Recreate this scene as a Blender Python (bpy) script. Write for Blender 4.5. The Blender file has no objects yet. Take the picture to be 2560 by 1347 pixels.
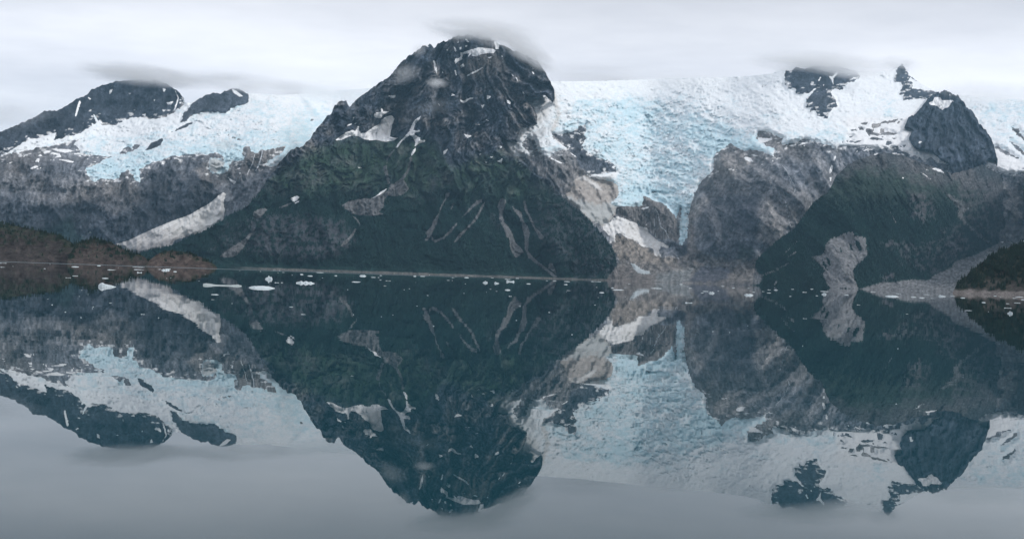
import bpy, math, random
import numpy as np
from mathutils import Matrix, Vector

# ------------------------------------------------------------------ camera, sky, sun, exposure
SC = bpy.context.scene
COL = SC.collection
F = 2459.0                      # focal length in photograph pixels (55 degrees wide)
CAM_H = 2.2
ROLL = math.atan(0.0335)
PITCH = math.atan(18.0 / F)
cp, sp, cr, sr = math.cos(PITCH), math.sin(PITCH), math.cos(ROLL), math.sin(ROLL)
FV = np.array([0, cp, sp]); ZV = np.array([0, -sp, cp]); XV = np.array([1.0, 0, 0])
RV = cr * XV + sr * ZV
UV = -sr * XV + cr * ZV
cam = bpy.data.cameras.new('camera')
cam.sensor_width = 36.0
cam.lens = 36.0 * F / 2560.0
cam.clip_start = 0.1
cam.clip_end = 60000
camo = bpy.data.objects.new('camera', cam)
COL.objects.link(camo)
camo.matrix_world = Matrix(((RV[0], UV[0], -FV[0], 0), (RV[1], UV[1], -FV[1], 0), (RV[2], UV[2], -FV[2], CAM_H), (0, 0, 0, 1)))
SC.camera = camo

SUN_EL, SUN_AZ = 38.0, 104.0     # light comes over the viewer's shoulder from the right, through thick cloud
w = bpy.data.worlds.new('World'); SC.world = w; w.use_nodes = True
nt = w.node_tree; nt.nodes.clear()
def N(t, kind, **kw):
    n = t.nodes.new(kind)
    for k, v in kw.items():
        if k.startswith('i_'):
            n.inputs[int(k[2:]) if k[2:].isdigit() else k[2:]].default_value = v
        else:
            setattr(n, k, v)
    return n
sky = N(nt, 'ShaderNodeTexSky', sky_type='NISHITA', sun_disc=False, sun_elevation=math.radians(SUN_EL), sun_rotation=math.radians(SUN_AZ))
skyb = N(nt, 'ShaderNodeVectorMath', operation='SCALE'); skyb.inputs['Scale'].default_value = 0.10
nt.links.new(sky.outputs[0], skyb.inputs[0])
tc = N(nt, 'ShaderNodeTexCoord')
sep = N(nt, 'ShaderNodeSeparateXYZ'); nt.links.new(tc.outputs['Generated'], sep.inputs[0])
zz = N(nt, 'ShaderNodeMath', operation='ABSOLUTE'); nt.links.new(sep.outputs[2], zz.inputs[0])
zz2 = N(nt, 'ShaderNodeMath', operation='ADD', i_1=0.10); nt.links.new(zz.outputs[0], zz2.inputs[0])
dv = N(nt, 'ShaderNodeVectorMath', operation='DIVIDE')
cmb = N(nt, 'ShaderNodeCombineXYZ')
for k in range(3): nt.links.new(zz2.outputs[0], cmb.inputs[k])
nt.links.new(tc.outputs['Generated'], dv.inputs[0]); nt.links.new(cmb.outputs[0], dv.inputs[1])
cn1 = N(nt, 'ShaderNodeTexNoise'); cn1.inputs['Scale'].default_value = 0.9; cn1.inputs['Detail'].default_value = 7; cn1.inputs['Roughness'].default_value = 0.55
mp = N(nt, 'ShaderNodeMapping'); mp.inputs['Location'].default_value = (3.1, 1.7, 0.0); mp.inputs['Scale'].default_value = (0.8, 1.25, 1.0)
nt.links.new(dv.outputs[0], mp.inputs[0]); nt.links.new(mp.outputs[0], cn1.inputs['Vector'])
ramp = N(nt, 'ShaderNodeValToRGB')
ramp.color_ramp.elements[0].position = 0.33; ramp.color_ramp.elements[0].color = (0.70, 0.715, 0.785, 1)
ramp.color_ramp.elements[1].position = 0.66; ramp.color_ramp.elements[1].color = (0.99, 1.0, 1.06, 1)
nt.links.new(cn1.outputs[0], ramp.inputs[0])
mixs = N(nt, 'ShaderNodeMix', data_type='RGBA'); mixs.inputs[0].default_value = 0.93
nt.links.new(skyb.outputs[0], mixs.inputs[6]); nt.links.new(ramp.outputs[0], mixs.inputs[7])
bg = N(nt, 'ShaderNodeBackground'); bg.inputs['Strength'].default_value = 1.0
zr = N(nt, 'ShaderNodeMapRange'); zr.inputs[1].default_value = 0.19; zr.inputs[2].default_value = 0.31; zr.inputs[3].default_value = 1.11; zr.inputs[4].default_value = 0.76
nt.links.new(zz.outputs[0], zr.inputs[0])
dk = N(nt, 'ShaderNodeVectorMath', operation='SCALE'); nt.links.new(mixs.outputs[2], dk.inputs[0]); nt.links.new(zr.outputs[0], dk.inputs['Scale'])
nt.links.new(dk.outputs[0], bg.inputs[0])
wo = N(nt, 'ShaderNodeOutputWorld'); nt.links.new(bg.outputs[0], wo.inputs[0])

sun = bpy.data.lights.new('sun', 'SUN'); sun.energy = 1.5; sun.angle = math.radians(10); sun.color = (1.0, 0.98, 0.95)
suno = bpy.data.objects.new('sun', sun); COL.objects.link(suno)
el, az = math.radians(SUN_EL), math.radians(SUN_AZ)
sdir = Vector((math.sin(az) * math.cos(el), math.cos(az) * math.cos(el), math.sin(el)))
suno.rotation_euler = sdir.to_track_quat('Z', 'Y').to_euler()
suno.location = (0, 0, 3000)

SC.view_settings.view_transform = 'Standard'
SC.view_settings.look = 'None'
SC.view_settings.exposure = 0.16
SC.view_settings.gamma = 1.0
SC.render.engine = 'CYCLES'
cy = SC.cycles
cy.use_denoising = True
cy.max_bounces = 40; cy.diffuse_bounces = 3; cy.glossy_bounces = 3; cy.transparent_max_bounces = 16; cy.volume_bounces = 40
cy.use_adaptive_sampling = False
cy.sample_clamp_indirect = 6.0

# ------------------------------------------------------------------ pixel <-> ray
def ray(px, py):
    px = np.asarray(px, float); py = np.asarray(py, float)
    cx = (px - 1280.0) / F; cyy = -(py - 673.5) / F
    v = FV + cx[..., None] * RV + cyy[..., None] * UV
    return v[..., 0] / v[..., 1], v[..., 2] / v[..., 1]
def pix(a, e):
    v = np.stack([a, np.ones_like(a), e], -1)
    k = v @ FV
    return 1280.0 + F * (v @ RV) / k, 673.5 - F * (v @ UV) / k
def at(px, py, d):
    a, e = ray(px, py)
    return np.stack([a * d, d * np.ones_like(a), CAM_H + e * d], -1)
VIEW = dict(V1=(960, 70, 5.387), V2=(1240, 200, 4.811), V3=(1400, 420, 4.49), V4=(1780, 150, 4.083), V5=(2180, 150, 4.345),
            V6=(680, 230, 5.388), V7=(1880, 480, 3.765), V8=(0, 480, 4.0), W5=(0, 280, 5.565), W6=(400, 300, 5.18),
            W7=(560, 440, 5.12), W8=(1040, 440, 4.8115), A1=(0, 150, 2.2453), A2=(560, 60, 2.1047), A3=(1060, 60, 2.0406),
            A4=(1500, 120, 2.172), A5=(1960, 120, 2.105), A6=(0, 600, 2.844), A7=(850, 640, 3.0118), A8=(1700, 640, 2.977), P=(0, 0, 1.0))
def Z(v, *pts):
    """survey points read off an enlarged view -> photograph pixels"""
    x0, y0, s = VIEW[v]
    q = np.array(pts, float).reshape(-1, 2)
    return np.stack([x0 + q[:, 0] / s, y0 + q[:, 1] / s], -1)
def J(*arrs): return np.concatenate(arrs, 0)

# ------------------------------------------------------------------ numeric noise
def _hash(ix, iy, seed):
    h = (ix.astype(np.int64) * 374761393 + iy.astype(np.int64) * 668265263 + seed * 1442695041) & 0xFFFFFFFF
    h = ((h ^ (h >> 13)) * 1274126177) & 0xFFFFFFFF
    h = h ^ (h >> 16)
    return (h & 0xFFFFFF) / float(0x1000000)
def vnoise(x, y, seed=0):
    ix = np.floor(x); iy = np.floor(y)
    fx = x - ix; fy = y - iy
    ux = fx * fx * fx * (fx * (fx * 6 - 15) + 10); uy = fy * fy * fy * (fy * (fy * 6 - 15) + 10)
    def g(dx, dy):
        t = _hash(ix + dx, iy + dy, seed) * 2 * math.pi
        return np.cos(t) * (fx - dx) + np.sin(t) * (fy - dy)
    a = g(0, 0); b = g(1, 0); c = g(0, 1); d = g(1, 1)
    return ((a + (b - a) * ux) * (1 - uy) + (c + (d - c) * ux) * uy) * 1.5
def fbm(x, y, seed=0, octv=5, gain=0.5, lac=2.03):
    s = 0; a = 1.0
    for k in range(octv):
        s = s + a * vnoise(x, y, seed + k * 17)
        x = x * lac + 5.3; y = y * lac - 2.1; a *= gain
    return s
def ridged(x, y, seed=0, octv=5, gain=0.55, lac=2.07):
    s = 0; a = 1.0; t = 0
    for k in range(octv):
        s = s + a * (1 - np.abs(vnoise(x, y, seed + k * 31)) * 2.0); t += a
        x = x * lac + 1.7; y = y * lac + 9.2; a *= gain
    return s / t
def sstep(a, b, x):
    t = np.clip((x - a) / (b - a), 0, 1)
    return t * t * (3 - 2 * t)
def sdf(PX, PY, poly, pad=30):
    """signed distance in pixels, positive inside"""
    P = np.asarray(poly, float)
    out = np.full(PX.shape, -float(pad))
    m = (PX > P[:, 0].min() - pad) & (PX < P[:, 0].max() + pad) & (PY > P[:, 1].min() - pad) & (PY < P[:, 1].max() + pad)
    if not m.any(): return out
    x = PX[m]; y = PY[m]
    d2 = np.full(x.shape, 1e18); ins = np.zeros(x.shape, bool)
    n = len(P)
    for i in range(n):
        x0, y0 = P[i]; x1, y1 = P[(i + 1) % n]
        ex, ey = x1 - x0, y1 - y0
        L = ex * ex + ey * ey + 1e-12
        t = np.clip(((x - x0) * ex + (y - y0) * ey) / L, 0, 1)
        d2 = np.minimum(d2, (x - x0 - t * ex) ** 2 + (y - y0 - t * ey) ** 2)
        c = (y0 > y) != (y1 > y)
        if abs(ey) > 1e-9:
            ins ^= c & (x < x0 + (y - y0) / ey * ex)
    s = np.sqrt(d2); s[~ins] *= -1
    out[m] = np.maximum(s, -pad)
    return out
def box(a, r, axis):
    if r < 1: return a
    pad = [(0, 0)] * a.ndim; pad[axis] = (r + 1, r)
    p = np.pad(a, pad, mode='edge'); c = np.cumsum(p, axis)
    n = a.shape[axis]
    hi = np.take(c, np.arange(2 * r + 1, 2 * r + 1 + n), axis); lo = np.take(c, np.arange(0, n), axis)
    return (hi - lo) / (2 * r + 1)
def blur(a, rx, ry):
    for _ in range(2): a = box(box(a, rx, 1), ry, 0)
    return a

# ------------------------------------------------------------------ meshes
def mesh_np(name, co, quads, tris=None, col=None, smooth=True):
    me = bpy.data.meshes.new(name)
    nq = len(quads); ntri = 0 if tris is None else len(tris)
    me.vertices.add(len(co)); me.vertices.foreach_set('co', np.ascontiguousarray(co, dtype=np.float32).ravel())
    loops = np.asarray(quads, np.int32).ravel()
    starts = np.arange(nq, dtype=np.int32) * 4
    if ntri:
        starts = np.concatenate([starts, nq * 4 + np.arange(ntri, dtype=np.int32) * 3])
        loops = np.concatenate([loops, np.asarray(tris, np.int32).ravel()])
    me.loops.add(len(loops)); me.loops.foreach_set('vertex_index', loops)
    me.polygons.add(len(starts)); me.polygons.foreach_set('loop_start', starts)
    me.update(calc_edges=True)
    me.polygons.foreach_set('use_smooth', np.full(len(starts), smooth, dtype=bool))
    if col is not None:
        at_ = me.attributes.new('albedo', 'FLOAT_COLOR', 'POINT')
        c4 = np.concatenate([np.clip(col, 0, 1), np.ones((len(col), 1))], 1).astype(np.float32)
        at_.data.foreach_set('color', c4.ravel())
    return me
def link(name, me, mat=None, parent=None, **props):
    o = bpy.data.objects.new(name, me)
    COL.objects.link(o)
    if mat is not None: me.materials.append(mat) if not me.materials else None
    if parent is not None: o.parent = parent
    for k, v in props.items(): o[k] = v
    return o

# ------------------------------------------------------------------ materials
def newmat(name):
    m = bpy.data.materials.new(name); m.use_nodes = True
    t = m.node_tree; t.nodes.clear()
    out = t.nodes.new('ShaderNodeOutputMaterial')
    return m, t, out
def noise(t, vec, scale, detail=4, rough=0.6):
    n = t.nodes.new('ShaderNodeTexNoise'); n.inputs['Scale'].default_value = scale
    n.inputs['Detail'].default_value = detail; n.inputs['Roughness'].default_value = rough
    t.links.new(vec, n.inputs['Vector']); return n.outputs[0]
def mapr(t, v, a, b, c, d):
    n = t.nodes.new('ShaderNodeMapRange')
    for k, x in enumerate((a, b, c, d)): n.inputs[k + 1].default_value = x
    t.links.new(v, n.inputs[0]); return n.outputs[0]
def math2(t, op, a, b):
    n = t.nodes.new('ShaderNodeMath'); n.operation = op
    for k, x in enumerate((a, b)):
        if isinstance(x, (int, float)): n.inputs[k].default_value = x
        else: t.links.new(x, n.inputs[k])
    return n.outputs[0]
def scale_col(t, col, v):
    n = t.nodes.new('ShaderNodeVectorMath'); n.operation = 'SCALE'
    t.links.new(col, n.inputs[0]); t.links.new(v, n.inputs['Scale']); return n.outputs[0]
def bsdf(t, out, rough=0.9, spec=0.2):
    b = t.nodes.new('ShaderNodeBsdfPrincipled'); b.inputs['Roughness'].default_value = rough
    b.inputs['Specular IOR Level'].default_value = spec
    t.links.new(b.outputs[0], out.inputs['Surface']); return b
def attr_mat(name, freqs, contrast, bump, bdist, stretch=(1, 1, 1), rough=0.92, spec=0.1):
    m, t, out = newmat(name); b = bsdf(t, out, rough, spec)
    at_ = t.nodes.new('ShaderNodeAttribute'); at_.attribute_name = 'albedo'
    tcn = t.nodes.new('ShaderNodeTexCoord'); mpn = t.nodes.new('ShaderNodeMapping')
    mpn.inputs['Scale'].default_value = stretch
    t.links.new(tcn.outputs['Object'], mpn.inputs[0]); vec = mpn.outputs[0]
    n1 = noise(t, vec, freqs[0], 5, 0.65); n2 = noise(t, vec, freqs[1], 3, 0.6)
    v = math2(t, 'MULTIPLY', mapr(t, n1, 0.3, 0.7, 1 - contrast, 1 + contrast), mapr(t, n2, 0.3, 0.7, 1 - contrast * 0.8, 1 + contrast * 0.8))
    t.links.new(scale_col(t, at_.outputs['Color'], v), b.inputs['Base Color'])
    bp = t.nodes.new('ShaderNodeBump'); bp.inputs['Strength'].default_value = bump; bp.inputs['Distance'].default_value = bdist
    h = math2(t, 'ADD', n1, math2(t, 'MULTIPLY', n2, 0.4))
    t.links.new(h, bp.inputs['Height']); t.links.new(bp.outputs[0], b.inputs['Normal'])
    return m
M_TERR = attr_mat('mountain_ground', (0.03, 0.13), 0.36, 1.0, 18.0, (1, 1, 0.45))
M_SNOW = attr_mat('old_snow', (0.03, 0.12), 0.05, 0.35, 4.0)
M_ICE = attr_mat('glacier_ice', (0.022, 0.08), 0.06, 0.45, 10.0, (1, 1, 1.7), 0.7, 0.3)
M_NEAR = attr_mat('shore_rock', (0.09, 0.5), 0.45, 0.9, 2.0, (1, 1, 1.3))
def plain(name, c, var=0.3, sc=0.05, rough=0.9, spec=0.1):
    m, t, out = newmat(name); b = bsdf(t, out, rough, spec)
    tcn = t.nodes.new('ShaderNodeNewGeometry')
    n1 = noise(t, tcn.outputs['Position'], sc, 4, 0.7)
    rgb = t.nodes.new('ShaderNodeRGB'); rgb.outputs[0].default_value = (*c, 1)
    t.links.new(scale_col(t, rgb.outputs[0], mapr(t, n1, 0.3, 0.7, 1 - var, 1 + var)), b.inputs['Base Color'])
    return m
M_FOREST = plain('far_forest', (0.009, 0.028, 0.025), 0.45, 0.02)
M_SPRUCE = plain('spruce_needles', (0.020, 0.034, 0.026), 0.5, 0.08)
M_BARK = plain('bark', (0.05, 0.04, 0.034), 0.3, 0.5)
M_FALL = plain('falling_water', (0.62, 0.66, 0.70), 0.1, 0.05)
M_FLOE = plain('floe_ice', (0.56, 0.63, 0.66), 0.10, 1.3, 0.45, 0.4)
M_FLOE2 = plain('dirty_floe_ice', (0.40, 0.46, 0.46), 0.20, 1.3, 0.5, 0.4)

# ------------------------------------------------------------------ terrain sheets: polar height fields around the fjord
class Sheet: pass
def sheet(top, x0, x1, step, rows, shore, slope_fn, relief_fn, bulges=(), jag=1.5, jseed=1, hblur=26, jmask=None):
    """top: skyline in photograph pixels; shore: (px, distance) list; the ground rises from the shore with the surveyed slopes"""
    S = Sheet()
    ta, te = ray(top[:, 0], top[:, 1])
    a0 = ray(x0, 690)[0]; a1 = ray(x1, 690)[0]
    n = int((x1 - x0) / step) + 1
    a = np.linspace(a0, a1, n)
    px0, _ = pix(a, np.zeros_like(a))
    jm = 1.0 if jmask is None else np.interp(px0, [q[0] for q in jmask], [q[1] for q in jmask])
    etop = np.interp(a, ta, te) + jm * jag / F * (fbm(px0 / 9.0, px0 * 0 + jseed, jseed, 4) + 0.3 * vnoise(px0 / 4.3, px0 * 0 + 7.7, jseed + 3))
    sh = np.array(shore, float)
    d0 = np.interp(px0, sh[:, 0], sh[:, 1])
    ebot = (-4.0 - CAM_H) / d0
    etop = np.maximum(etop, ebot + 0.0008)
    Eg = np.linspace(ebot.min(), etop.max() + 0.0005, rows)
    E = np.broadcast_to(Eg[:, None], (rows, n)).copy()
    A = np.broadcast_to(a[None], E.shape).copy()
    PX, PY = pix(A, E)
    s = slope_fn(PX, PY)
    s = blur(s, int(hblur / step), 4)
    s = np.maximum(s, E + 0.10)
    dE = np.diff(E, axis=0)
    g = 1.0 / (s - E)
    lg = np.concatenate([np.zeros((1, n)), np.cumsum(dE * 0.5 * (g[1:] + g[:-1]), 0)], 0)
    D = d0[None] * np.exp(lg)
    D = blur(D, int(12 / step), 1)
    X = A * D; Zc = CAM_H + E * D
    for poly, amt, soft in bulges:
        D = D - amt * sstep(-soft, soft, sdf(PX, PY, poly, pad=soft + 5))
    edge = sstep(0, 1, np.clip(Zc / 25.0, 0, 1))
    D = D + edge * relief_fn(PX, PY, X, Zc)
    # everything above the skyline folds down onto it
    pos = np.clip((etop - Eg[0]) / (Eg[1] - Eg[0]), 0, rows - 1.001); i0 = pos.astype(int); fr = pos - i0
    j = np.arange(n)
    dtop = D[i0, j] * (1 - fr) + D[i0 + 1, j] * fr
    over = E > etop[None]
    D = np.where(over, dtop[None], D); E = np.minimum(E, etop[None])
    PX, PY = pix(A, E)
    S.over = over
    S.A, S.E, S.D, S.PX, S.PY = A, E, D, PX, PY
    S.X, S.Z = A * D, CAM_H + E * D
    S.n, S.rows, S.etop = n, rows, etop
    return S
def grid_quads(rows, n):
    i = np.arange((rows - 1) * n).reshape(rows - 1, n)[:, :-1].ravel()
    return np.stack([i, i + 1, i + n + 1, i + n], 1)
def build_sheet(name, S, col, mat, back=700.0, skirt_to=1e9, **props):
    A, E, D = S.A, S.E, S.D
    co = np.stack([A * D, D, CAM_H + E * D], -1)
    tops = co[-1]
    extra = []; ec = []
    for f, drop in ((0.12, 0.10), (0.35, 0.40), (0.75, 0.8), (1.1, 1.02)):
        b = tops.copy(); k = 1 + f * back / tops[:, 1]
        b[:, 0] *= k; b[:, 1] *= k; b[:, 2] = tops[:, 2] * (1 - drop) - 6 * drop
        extra.append(b[None]); ec.append(col[-1][None])
    co = np.concatenate([co] + extra, 0); col = np.concatenate([col] + ec, 0)
    q = grid_quads(co.shape[0], S.n)
    keep = np.ones((co.shape[0] - 1, S.n - 1), bool)
    ov = S.over[:-1, :-1] & S.over[:-1, 1:]
    keep[:S.rows - 1] = ~ov
    keep[S.rows - 1:] = (S.PX[-1][None, :-1] < skirt_to)
    if hasattr(S, 'gone'): keep[:S.rows - 1] &= ~(S.gone[:-1, :-1] & S.gone[1:, :-1] & S.gone[:-1, 1:] & S.gone[1:, 1:])
    me = mesh_np(name, co.reshape(-1, 3), q[keep.ravel()], None, col.reshape(-1, 3))
    me.materials.append(mat)
    return link(name, me, None, None, **props)
def overlay(name, S, L, col, mat, parent=None, smooth=True, **props):
    """a body of snow, ice or rubble lying on the sheet: L is its thickness (negative = not there)"""
    rows, n = L.shape
    ok = L > 0
    cell = (ok[:-1, :-1] | ok[1:, :-1] | ok[:-1, 1:] | ok[1:, 1:]) & ~(S.over[:-1, :-1] & S.over[:-1, 1:])
    if not cell.any(): return None
    q = grid_quads(rows, n)[cell[:, :].ravel()]
    used = np.unique(q)
    idx = np.full(rows * n, -1, np.int64); idx[used] = np.arange(len(used))
    Dn = (S.D - L).ravel()[used]
    A = S.A.ravel()[used]; E = S.E.ravel()[used]
    co = np.stack([A * Dn, Dn, CAM_H + E * Dn], -1)
    c = np.asarray(col, float)
    c = c.reshape(-1, 3)[used] if c.ndim == 3 else np.broadcast_to(c, (len(used), 3))
    me = mesh_np(name, co, idx[q], None, c, smooth)
    me.materials.append(mat)
    return link(name, me, None, parent, **props)
def paint(S, col, poly, c, soft=2.0, namp=2.0, nsc=9.0, k=1.0, seed=3):
    pad = soft + namp * 2 + 4
    d = sdf(S.PX, S.PY, poly, pad=pad)
    m = d > -pad + 0.1
    wgt = np.zeros(d.shape)
    wgt[m] = k * sstep(-soft, soft, d[m] + namp * fbm(S.PX[m] / nsc, S.PY[m] / nsc, seed, 4))
    return col + (np.asarray(c) - col) * wgt[..., None]
def patch_L(S, poly, rate=1.5, tmax=5.0, namp=0.8, nsc=5.0, seed=5, pad=8, holes=()):
    d = sdf(S.PX, S.PY, poly, pad=pad)
    for h in holes: d = np.minimum(d, -sdf(S.PX, S.PY, h, pad=pad))
    m = d > -pad + 0.01
    d[m] += 1.25 * namp * fbm(S.PX[m] / nsc, S.PY[m] / nsc, seed, 4, 0.65)
    return np.clip(d * rate, -4, tmax)
def mixc(c0, c1, w): return np.asarray(c0) + (np.asarray(c1) - np.asarray(c0)) * w[..., None]

ROCK_DK = np.array([0.054, 0.068, 0.090]); ROCK_GR = np.array([0.175, 0.187, 0.212]); ROCK_BR = np.array([0.238, 0.226, 0.222])
VEG_DK = np.array([0.005, 0.025, 0.021]); VEG_AL = np.array([0.036, 0.068, 0.042]); SCREE = np.array([0.152, 0.153, 0.157])
SNOW = np.array([0.92, 0.925, 0.93]); DIRTY = np.array([0.55, 0.52, 0.49]); ICE_B = np.array([0.60, 0.785, 0.855]); ICE_W = np.array([0.90, 0.93, 0.95])


# ================================================================== the range behind the bay (left glacier)
top_L = J(Z('P', -400, 420, -200, 385, -60, 355), Z('A1', 0, 405, 60, 380, 140, 345, 200, 320, 250, 285, 320, 285, 380, 255, 420, 225, 490, 195, 515, 165, 570, 145, 620, 130),
          Z('P', 292, 203, 316, 202, 340, 199, 366, 203, 392, 201, 416, 209, 430, 219, 446, 229, 459, 246, 464, 258, 481, 257), Z('A1', 1150, 200, 1200, 185, 1240, 188, 1280, 168, 1330, 158, 1390, 190),
          Z('P', 640, 234, 700, 238, 780, 234, 860, 226, 1000, 215, 1100, 215))
gl_L = J(Z('W5', 30, 600, 130, 545, 240, 480, 330, 420, 400, 385, 490, 385, 620, 330, 780, 295, 750, 395, 930, 345, 1040, 320, 1150, 280, 1210, 230, 1280, 205, 1275, 150, 1300, 172, 1340, 160, 1308, 40, 1350, 90, 1420, 180, 1500, 180, 1600, 190, 1680, 145, 1830, 80, 1960, 75, 2080, 100, 2280, 85, 2400, 20),
         Z('P', 445, 275, 459, 262, 461, 235, 620, 200, 1100, 180, 1100, 360, 790, 370), Z('W6', 1700, 400, 1640, 470, 1560, 530, 1480, 610, 1400, 600, 1340, 580, 1420, 520, 1590, 420, 1640, 330, 1540, 360, 1440, 380, 1310, 395, 1230, 430, 1180, 400, 1160, 345, 1090, 345, 1065, 390, 1070, 440, 1095, 480, 1080, 540, 960, 520, 890, 580, 900, 620, 860, 680, 740, 700, 660, 690, 630, 640, 640, 500, 700, 480, 820, 520, 830, 470, 740, 425, 650, 430, 620, 460, 560, 440, 430, 440, 300, 460, 150, 465, 0, 530),
         Z('W5', 2130, 690, 2050, 740, 1940, 800, 1950, 990, 1880, 950, 1850, 880, 1790, 810, 1680, 860, 1650, 930, 1500, 930, 1400, 920, 1330, 970, 1270, 950, 1220, 880, 1190, 785, 1380, 715, 1440, 660, 1640, 600, 1880, 550, 1800, 500, 1640, 590, 1560, 620, 1400, 610, 1200, 590, 1100, 560, 1110, 510, 1020, 455, 1050, 420, 1150, 365, 900, 430, 740, 470, 560, 495, 250, 560))
nun_L = [Z('A1', 1030, 300, 1060, 270, 1080, 240, 1150, 195, 1200, 178, 1280, 160, 1320, 150, 1390, 175, 1398, 215, 1390, 245, 1300, 270, 1270, 300, 1150, 290, 1070, 312, 1050, 340, 1015, 350),
         Z('A1', 1085, 350, 1050, 355, 990, 390, 965, 405, 1000, 398, 1070, 365), Z('A1', 815, 505, 850, 465, 910, 440, 918, 455, 890, 485, 830, 507),
         Z('W5', 1820, 480, 1870, 460, 1950, 460, 1900, 525, 1850, 510), Z('W5', 1740, 490, 1800, 490, 1880, 548, 1760, 575, 1700, 540),
         Z('W5', 980, 500, 1080, 490, 1110, 510, 1090, 550, 1020, 530)]
cliff_front = Z('P', -400, 470, 0, 400, 180, 420, 260, 450, 340, 440, 420, 405, 560, 395, 700, 380, 760, 700, -400, 700)
peak_L = J(Z('P', -400, 100, 440, 100, 463, 250, 445, 275, 425, 285), Z('W5', 2080, 100, 1830, 80, 1600, 190, 1420, 180, 1150, 280, 750, 395, 400, 385, 130, 545, 0, 600), Z('P', -400, 430))
def slope_L(PX, PY):
    s = np.full(PX.shape, 0.42)
    s = np.where(sdf(PX, PY, cliff_front) > 0, 1.25, s)
    s = np.where(sdf(PX, PY, peak_L) > 0, 1.0, s)
    for q in nun_L[:1]: s = np.where(sdf(PX, PY, q) > 0, 0.9, s)
    return s
def relief_rock(amp, wl, seed, stretch=1.8, gl=None, calm=0.25):
    def f(PX, PY, X, Zc):
        n = ridged(X / wl + 0.35 * Zc / wl, Zc / (wl * stretch), seed, 6, 0.55) - 0.62
        n2 = fbm(X / (wl * 2.7), Zc / (wl * 2.7), seed + 91, 3)
        k = 1.0
        if gl is not None:
            k = 1 - (1 - calm) * sstep(-8, 8, sdf(PX, PY, gl, pad=14))
        n4 = ridged(X / (wl * 0.22), Zc / (wl * 0.22 * stretch), seed + 7, 4, 0.6) - 0.62
        return -amp * (2.4 * n + 1.1 * n2 + 0.32 * n4) * k
    return f
SL = sheet(top_L, -380, 1010, 2.0, 230, [(-400, 3300), (0, 3500), (500, 3700), (1100, 3900)], slope_L, relief_rock(48, 230, 11, 1.5, gl_L), [(nun_L[0], 60, 6), (nun_L[2], 25, 4)], 2.2, 5, 40, [(0, 1), (610, 1), (640, 0.2), (1100, 0.2)])
n1 = fbm(SL.X / 160, SL.Z / 160, 71, 5); n2 = fbm(SL.X / 420, SL.Z / 300, 72, 4)
colL = mixc(ROCK_GR, ROCK_BR, np.clip(0.5 + n2 * 0.9, 0, 1))
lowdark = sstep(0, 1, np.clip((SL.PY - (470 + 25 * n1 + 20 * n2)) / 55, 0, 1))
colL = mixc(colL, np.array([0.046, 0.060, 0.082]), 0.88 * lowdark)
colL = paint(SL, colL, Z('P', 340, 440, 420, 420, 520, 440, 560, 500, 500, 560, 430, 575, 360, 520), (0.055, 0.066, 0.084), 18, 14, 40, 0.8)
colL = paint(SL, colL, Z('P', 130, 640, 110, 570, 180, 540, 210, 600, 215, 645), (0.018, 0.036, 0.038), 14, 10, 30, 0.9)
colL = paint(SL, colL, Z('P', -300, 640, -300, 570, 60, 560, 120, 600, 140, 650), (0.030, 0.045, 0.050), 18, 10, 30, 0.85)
colL = paint(SL, colL, Z('W6', 460, 640, 620, 520, 660, 700, 640, 890, 560, 860), ROCK_BR * 1.25, 6, 5, 14, 0.8)
colL = paint(SL, colL, Z('W6', 700, 900, 900, 800, 1200, 700, 1450, 620, 1400, 760, 1250, 960, 1000, 1200, 840, 1230, 830, 1000), ROCK_GR * 1.2, 10, 6, 18, 0.8)
colL = paint(SL, colL, peak_L, ROCK_DK * 0.95, 3, 2, 9, 0.95)
for q in nun_L[:3]: colL = paint(SL, colL, q, ROCK_DK, 2, 1, 7, 0.9)
colL = colL * np.clip(1 + 0.45 * n1, 0.45, 1.6)[..., None]
dl_ = sdf(SL.PX, SL.PY, gl_L, 26)
ml_ = sstep(0.16, 0.34, fbm(SL.PX / 20, SL.PY / 8, 83, 3, 0.5) + 0.03 * dl_ + 0.08) * (dl_ > -22) * (dl_ < 3) * (SL.PY < 470)
colL = mixc(colL, SNOW, 0.85 * ml_)
colL = colL * np.clip(1 + 0.25 * fbm(SL.PX / 7, SL.PY / 6, 79, 5, 0.6) + 0.4 * fbm((SL.PX + 0.2 * SL.PY) / 9 + 1.2 * n1, SL.PY / 30 + 1.0 * n2, 81, 4, 0.6) - 0.7 * np.clip(ridged(SL.PX / 40 + 0.5 * n1, SL.PY / 26 + 0.5 * n1, 82, 3) * 5 - 4.2, 0, 1) + 0.5 * (ridged(SL.PX / 24 + SL.PY / 60, SL.PY / 30, 80, 5, 0.6) - 0.6), 0.45, 1.7)[..., None]
mtL = build_sheet('mountain', SL, colL, M_TERR, 900, kind='structure', label='broad grey mountain wall under the hanging glacier beyond the brown islands')

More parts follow.
